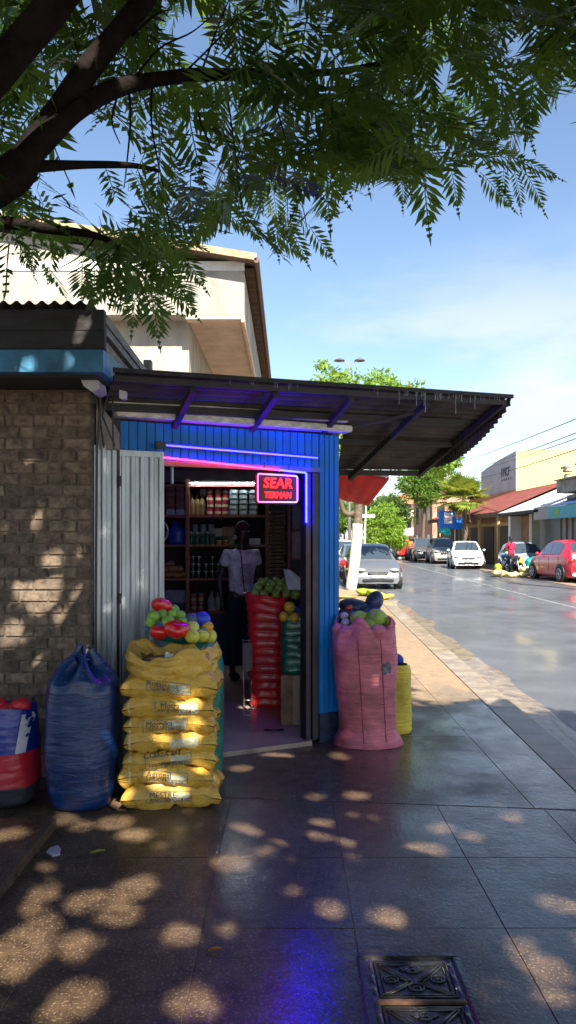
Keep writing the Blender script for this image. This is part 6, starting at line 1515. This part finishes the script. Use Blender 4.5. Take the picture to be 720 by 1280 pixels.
g = MB(); g.rbox((10.0,22,5.15),(.12,.12,1.5),.02); g.build('crossarm', M_concrete, up)
u2 = thing('utility_pole', 'distant utility pole at the end of the wires above the far houses', 'utility pole', (16.5,78,0))
g = MB(); g.tube([(16.5,78,-.1),(16.5,78,9.6)],[.14,.10],8); g.rbox((16.3,78,8.3),(1.6,.1,1.7),.04); g.build('pole', M_concrete, u2)
for i,((ya,xa),(yb__,xb__),lb) in enumerate([((522,720),(573,585),'uppermost of the four street wires'),((541,716),(585,590),'second highest of the four street wires'),((545,724),(586,597),'third highest of the four street wires'),((560,720),(593,609),'lowest of the four street wires')]):
    a = P(xa+ (xa-xb__)*.45, ya-(yb__-ya)*.45, 22); 
    b_ = P(xb__-(xa-xb__)*.28, yb__+(yb__-ya)*.22, 78)
    g = MB(); g.tube([a.lerp(b_,k/16)+Vector((0,0,-.5*math.sin(k/16*PI)*.5)) for k in range(17)], .018+.006*(i==3), 5)
    tag(g.build('street_wire', mat('grey_wire', (.12,.12,.13), .7, var=0) if i == 0 else bpy.data.materials['grey_wire'], org=a), lb+' across the sky', 'wire', 'overhead street wires')
# ------------------------------------------------------------------ street trees
M_lf1 = leafmat('street_leaf', (.035,.085,.015), (.10,.19,.03), (.35,.50,.06), .35, .5)
M_lf2 = leafmat('bright_leaf', (.08,.16,.02), (.19,.30,.04), (.45,.60,.08), .35, .5)
M_lf3 = leafmat('far_leaf', (.03,.07,.02), (.075,.13,.03), (.25,.35,.06), .3, .6)
def crown(clumps, n, size, m, parent, org, seed):
    rn = np.random.RandomState(seed); P0 = []
    tot = sum(c[3]**2 for c in clumps)
    for (x,y,z,r) in clumps:
        k = int(n*r*r/tot); v = rn.normal(size=(k,3)); v /= np.linalg.norm(v,axis=1,keepdims=True); rad = r*rn.uniform(.35,1,k)**.45
        # bumpy outline
        ph = rn.uniform(0,6,3); bump = 1+.22*np.sin(v[:,0]*5+ph[0])*np.sin(v[:,1]*5+ph[1])+.15*np.sin(v[:,2]*8+ph[2])
        P0.append(np.array([x,y,z])+v*(rad*bump)[:,None]*np.array([1,1,.82]))
    P0 = np.concatenate(P0); k = len(P0); D = rn.normal(size=(k,3)); D[:,2] -= .4
    M3 = frames(D, rn.uniform(0,6,k)); L_ = size*rn.uniform(.7,1.3,k); Wd = L_*.42
    a = P0; b_ = P0+M3[:,:,0]*(L_*.5)[:,None]+M3[:,:,1]*(Wd/2)[:,None]; c_ = P0+M3[:,:,0]*L_[:,None]; d_ = P0+M3[:,:,0]*(L_*.5)[:,None]-M3[:,:,1]*(Wd/2)[:,None]
    Q = np.stack([a,b_,c_,d_],1); return big_mesh('crown', Q.reshape(-1,3), np.arange(len(Q)*4).reshape(-1,4), m, parent, org=org)
def tree(name, label, base, clumps, n, size, m, seed, tr_r=.18, group=None, limbs_=True):
    t = thing(name, label, 'tree', base, group); g = MB(); b = Vector(base); rr3 = random.Random(seed)
    top = Vector((sum(c[0] for c in clumps)/len(clumps), sum(c[1] for c in clumps)/len(clumps), min(c[2]-c[3]*.3 for c in clumps)))
    limb(g, [b+Vector((0,0,-.1)), b.lerp(top,.5)+Vector((rr3.uniform(-.1,.1),0,0)), top], tr_r, tr_r*.6, 10)
    if limbs_:
        for c in clumps: limb(g, [top+Vector((0,0,-.3)), top.lerp(Vector(c[:3]),.55)+Vector((0,0,.1)), Vector(c[:3])], tr_r*.5, tr_r*.12, 6)
    g.build('trunk', M_bark2, t, smooth=True); crown(clumps, n, size, m, t, base, seed); return t
M_bark2 = mat('street_bark', (.12,.085,.06), .85, var=.4, vscale=10, bump=.8, bscale=20)
# whitewashed tree
wt = thing('whitewashed_tree', 'leaning street tree with whitewashed lower trunk and lime green crown', 'tree', (1.95,22.7,0))
g = MB(); tp = [Vector((1.93,22.7,-.02)), P(444,695,22.7), P(447,655,22.7)]; limb(g, tp, .175, .155, 12); g.build('whitewash', mat('whitewash', (.62,.57,.46), .8, var=.15, vscale=4, bump=.3), wt, smooth=True)
g = MB(); limb(g, [P(447,656,22.7), P(448,635,22.7), P(449,600,22.7), Vector((2.4,22.8,4.6)), Vector((2.7,22.8,5.8))], .15, .06, 12)
limb(g, [P(448,640,22.7), P(430,640,22.7), P(420,600,22.5), Vector((1.0,22.6,5.0))], .09, .04, 8)
limb(g, [P(449,615,22.7), Vector((3.4,22.9,4.3)), Vector((4.9,23.2,4.2))], .08, .03, 8); limb(g, [Vector((2.3,22.8,4.2)), Vector((3.3,22.6,5.5)), Vector((3.7,22.6,6.3))], .07, .03, 8)
g.build('trunk', M_bark2, wt, smooth=True)
crown([(1.0,22.8,5.9,.75),(1.55,22.6,6.2,.7),(2.15,22.9,5.7,.75),(2.8,22.7,6.15,.66),(3.4,22.9,5.8,.7),(3.95,22.8,5.9,.55),(1.4,23,5.3,.9),(2.6,23,5.2,1.0),(3.7,23,5.1,.9),(1.05,22.7,6.9,.22),(4.4,23.2,4.35,.62),(4.9,23.3,4.0,.52),(5.15,23.3,4.1,.35),(1.2,22.6,4.2,.6),(3.3,23.2,4.2,.6),(2.3,23.3,4.0,.5)], 15000, .17, M_lf2, wt, (1.95,22.7,0), 4)
tree('street_tree', 'round bright green tree at the bend between silver car and navy saloon', (6.9,51.8,0), [(6.2,51.6,1.9,.9),(7.2,51.6,1.7,.85),(6.7,51.8,2.9,1.05),(7.5,52,2.4,.8),(6.0,52,2.6,.7),(6.9,52,3.6,.6),(7.7,51.6,1.3,.6),(5.9,51.5,1.2,.6)], 9000, .22, M_lf2, 5, .15)
tree('street_tree', 'darker tree rising behind the round bright tree', (8.4,66,0), [(8.0,66,4.0,1.4),(9.3,66,4.5,1.3),(7.2,66,3.2,1.2),(9.0,66,3.2,1.2),(10.2,66,3.6,1.0)], 6000, .3, M_lf3, 6, .2)
tree('street_tree', 'dark tree showing below the canopy sheet left of the fan palm', (8.3,38.5,-.1), [(7.7,38.5,4.9,.8),(8.4,38.5,5.2,.85),(7.0,38.6,5.0,.7),(7.6,38.7,5.7,.8),(6.5,38.5,5.4,.6),(8.9,38.6,5.0,.4)], 7000, .2, M_lf1, 12, .12) if False else None
for i,(x,y,h_,r,lb) in enumerate([(3.0,64,5.2,2.0,'tree behind the white sign pole'),(5.4,72,5.8,2.2,'tall tree beyond the round bright tree'),(.8,60,5.5,2.2,'tree seen between awning and whitewashed trunk'),(11.6,84,6.6,2.0,'tree in front of the far cream house'),(8.4,110,7.5,3.4,'farthest tree closing the end of the street'),(24,118,7,3.6,'tree behind the far cream house'),(-3,75,7,3.2,'tree behind the next stall')]):
    rr4 = random.Random(i); cl = [(x+rr4.uniform(-1,1)*r*.7, y+rr4.uniform(-1,1)*r*.4, h_*rr4.uniform(.42,.85), r*rr4.uniform(.4,.62)) for _ in range(8)]
    tree('street_tree', lb, (x,y,-.05), cl, 5000, .15*r, M_lf3 if i % 2 else M_lf1, 20+i, .16, 'trees further down the street')
# fan palm
fp = thing('fan_palm', 'bushy fan palm above the brown shop row beside the blue sign', 'palm', (11.2,46.8,-.1))
g = MB(); limb(g, [(11.2,46.8,-.1),(11.25,46.8,2.0),(11.1,46.8,3.9)], .17, .14, 12); g.build('trunk', M_bark2, fp, smooth=True)
rn = np.random.RandomState(8); Q = []
c0 = np.array([11.1,46.8,4.0])
for i in range(64):
    el = rn.uniform(-.45,1.4); az = rn.uniform(0,2*PI); d0 = np.array([math.cos(az)*math.cos(el), math.sin(az)*math.cos(el), math.sin(el)]); st = rn.uniform(.7,1.25)
    b0 = c0+d0*st; side = np.cross(d0,[0,0,1.]); side /= np.linalg.norm(side)+1e-6; upv = np.cross(side,d0)
    q = side*.02; Q.append([c0-q,c0+q,b0+q,b0-q])
    for k in range(20):
        a = (k/19-.5)*3.6; dd = d0*math.cos(a)+side*math.sin(a); dd = dd-upv*.0; L_ = 1.02*(1-.12*abs(a)); tip = b0+dd*L_+np.array([0,0,-.16*rn.uniform(.4,1.4)]); ax = np.cross(dd,upv); w_ = .055
        mid = b0+dd*L_*.45
        Q.append([b0, mid+ax*w_, tip, mid-ax*w_])
Q = np.array(Q); big_mesh('crown', Q.reshape(-1,3), np.arange(len(Q)*4).reshape(-1,4), leafmat('palm_leaf', (.07,.14,.02), (.24,.30,.05), (.5,.55,.08), .3), fp, org=(11.2,46.8,-.1))
g = MB()
for i in range(16):
    a = i*.7; g.tube([(11.1,46.8,3.7),(11.1+.35*math.cos(a),46.8+.35*math.sin(a),3.3),(11.1+.45*math.cos(a),46.8+.45*math.sin(a),2.5+.2*(i%3))],[.03,.05,.015],5)
g.build('dry_fronds', mat('dry_frond', (.36,.24,.10), .9, var=.3), fp)
tree('street_tree', 'dark green tree under the canopy tip beside the fan palm', (10.7,58.5,-.1), [(10.6,58.5,6.6,1.2),(11.6,58.6,6.0,1.0),(9.7,58.4,5.8,1.1),(10.8,58.5,5.2,1.3),(11.9,58.6,7.0,.8)], 7000, .26, M_lf1, 31, .16)
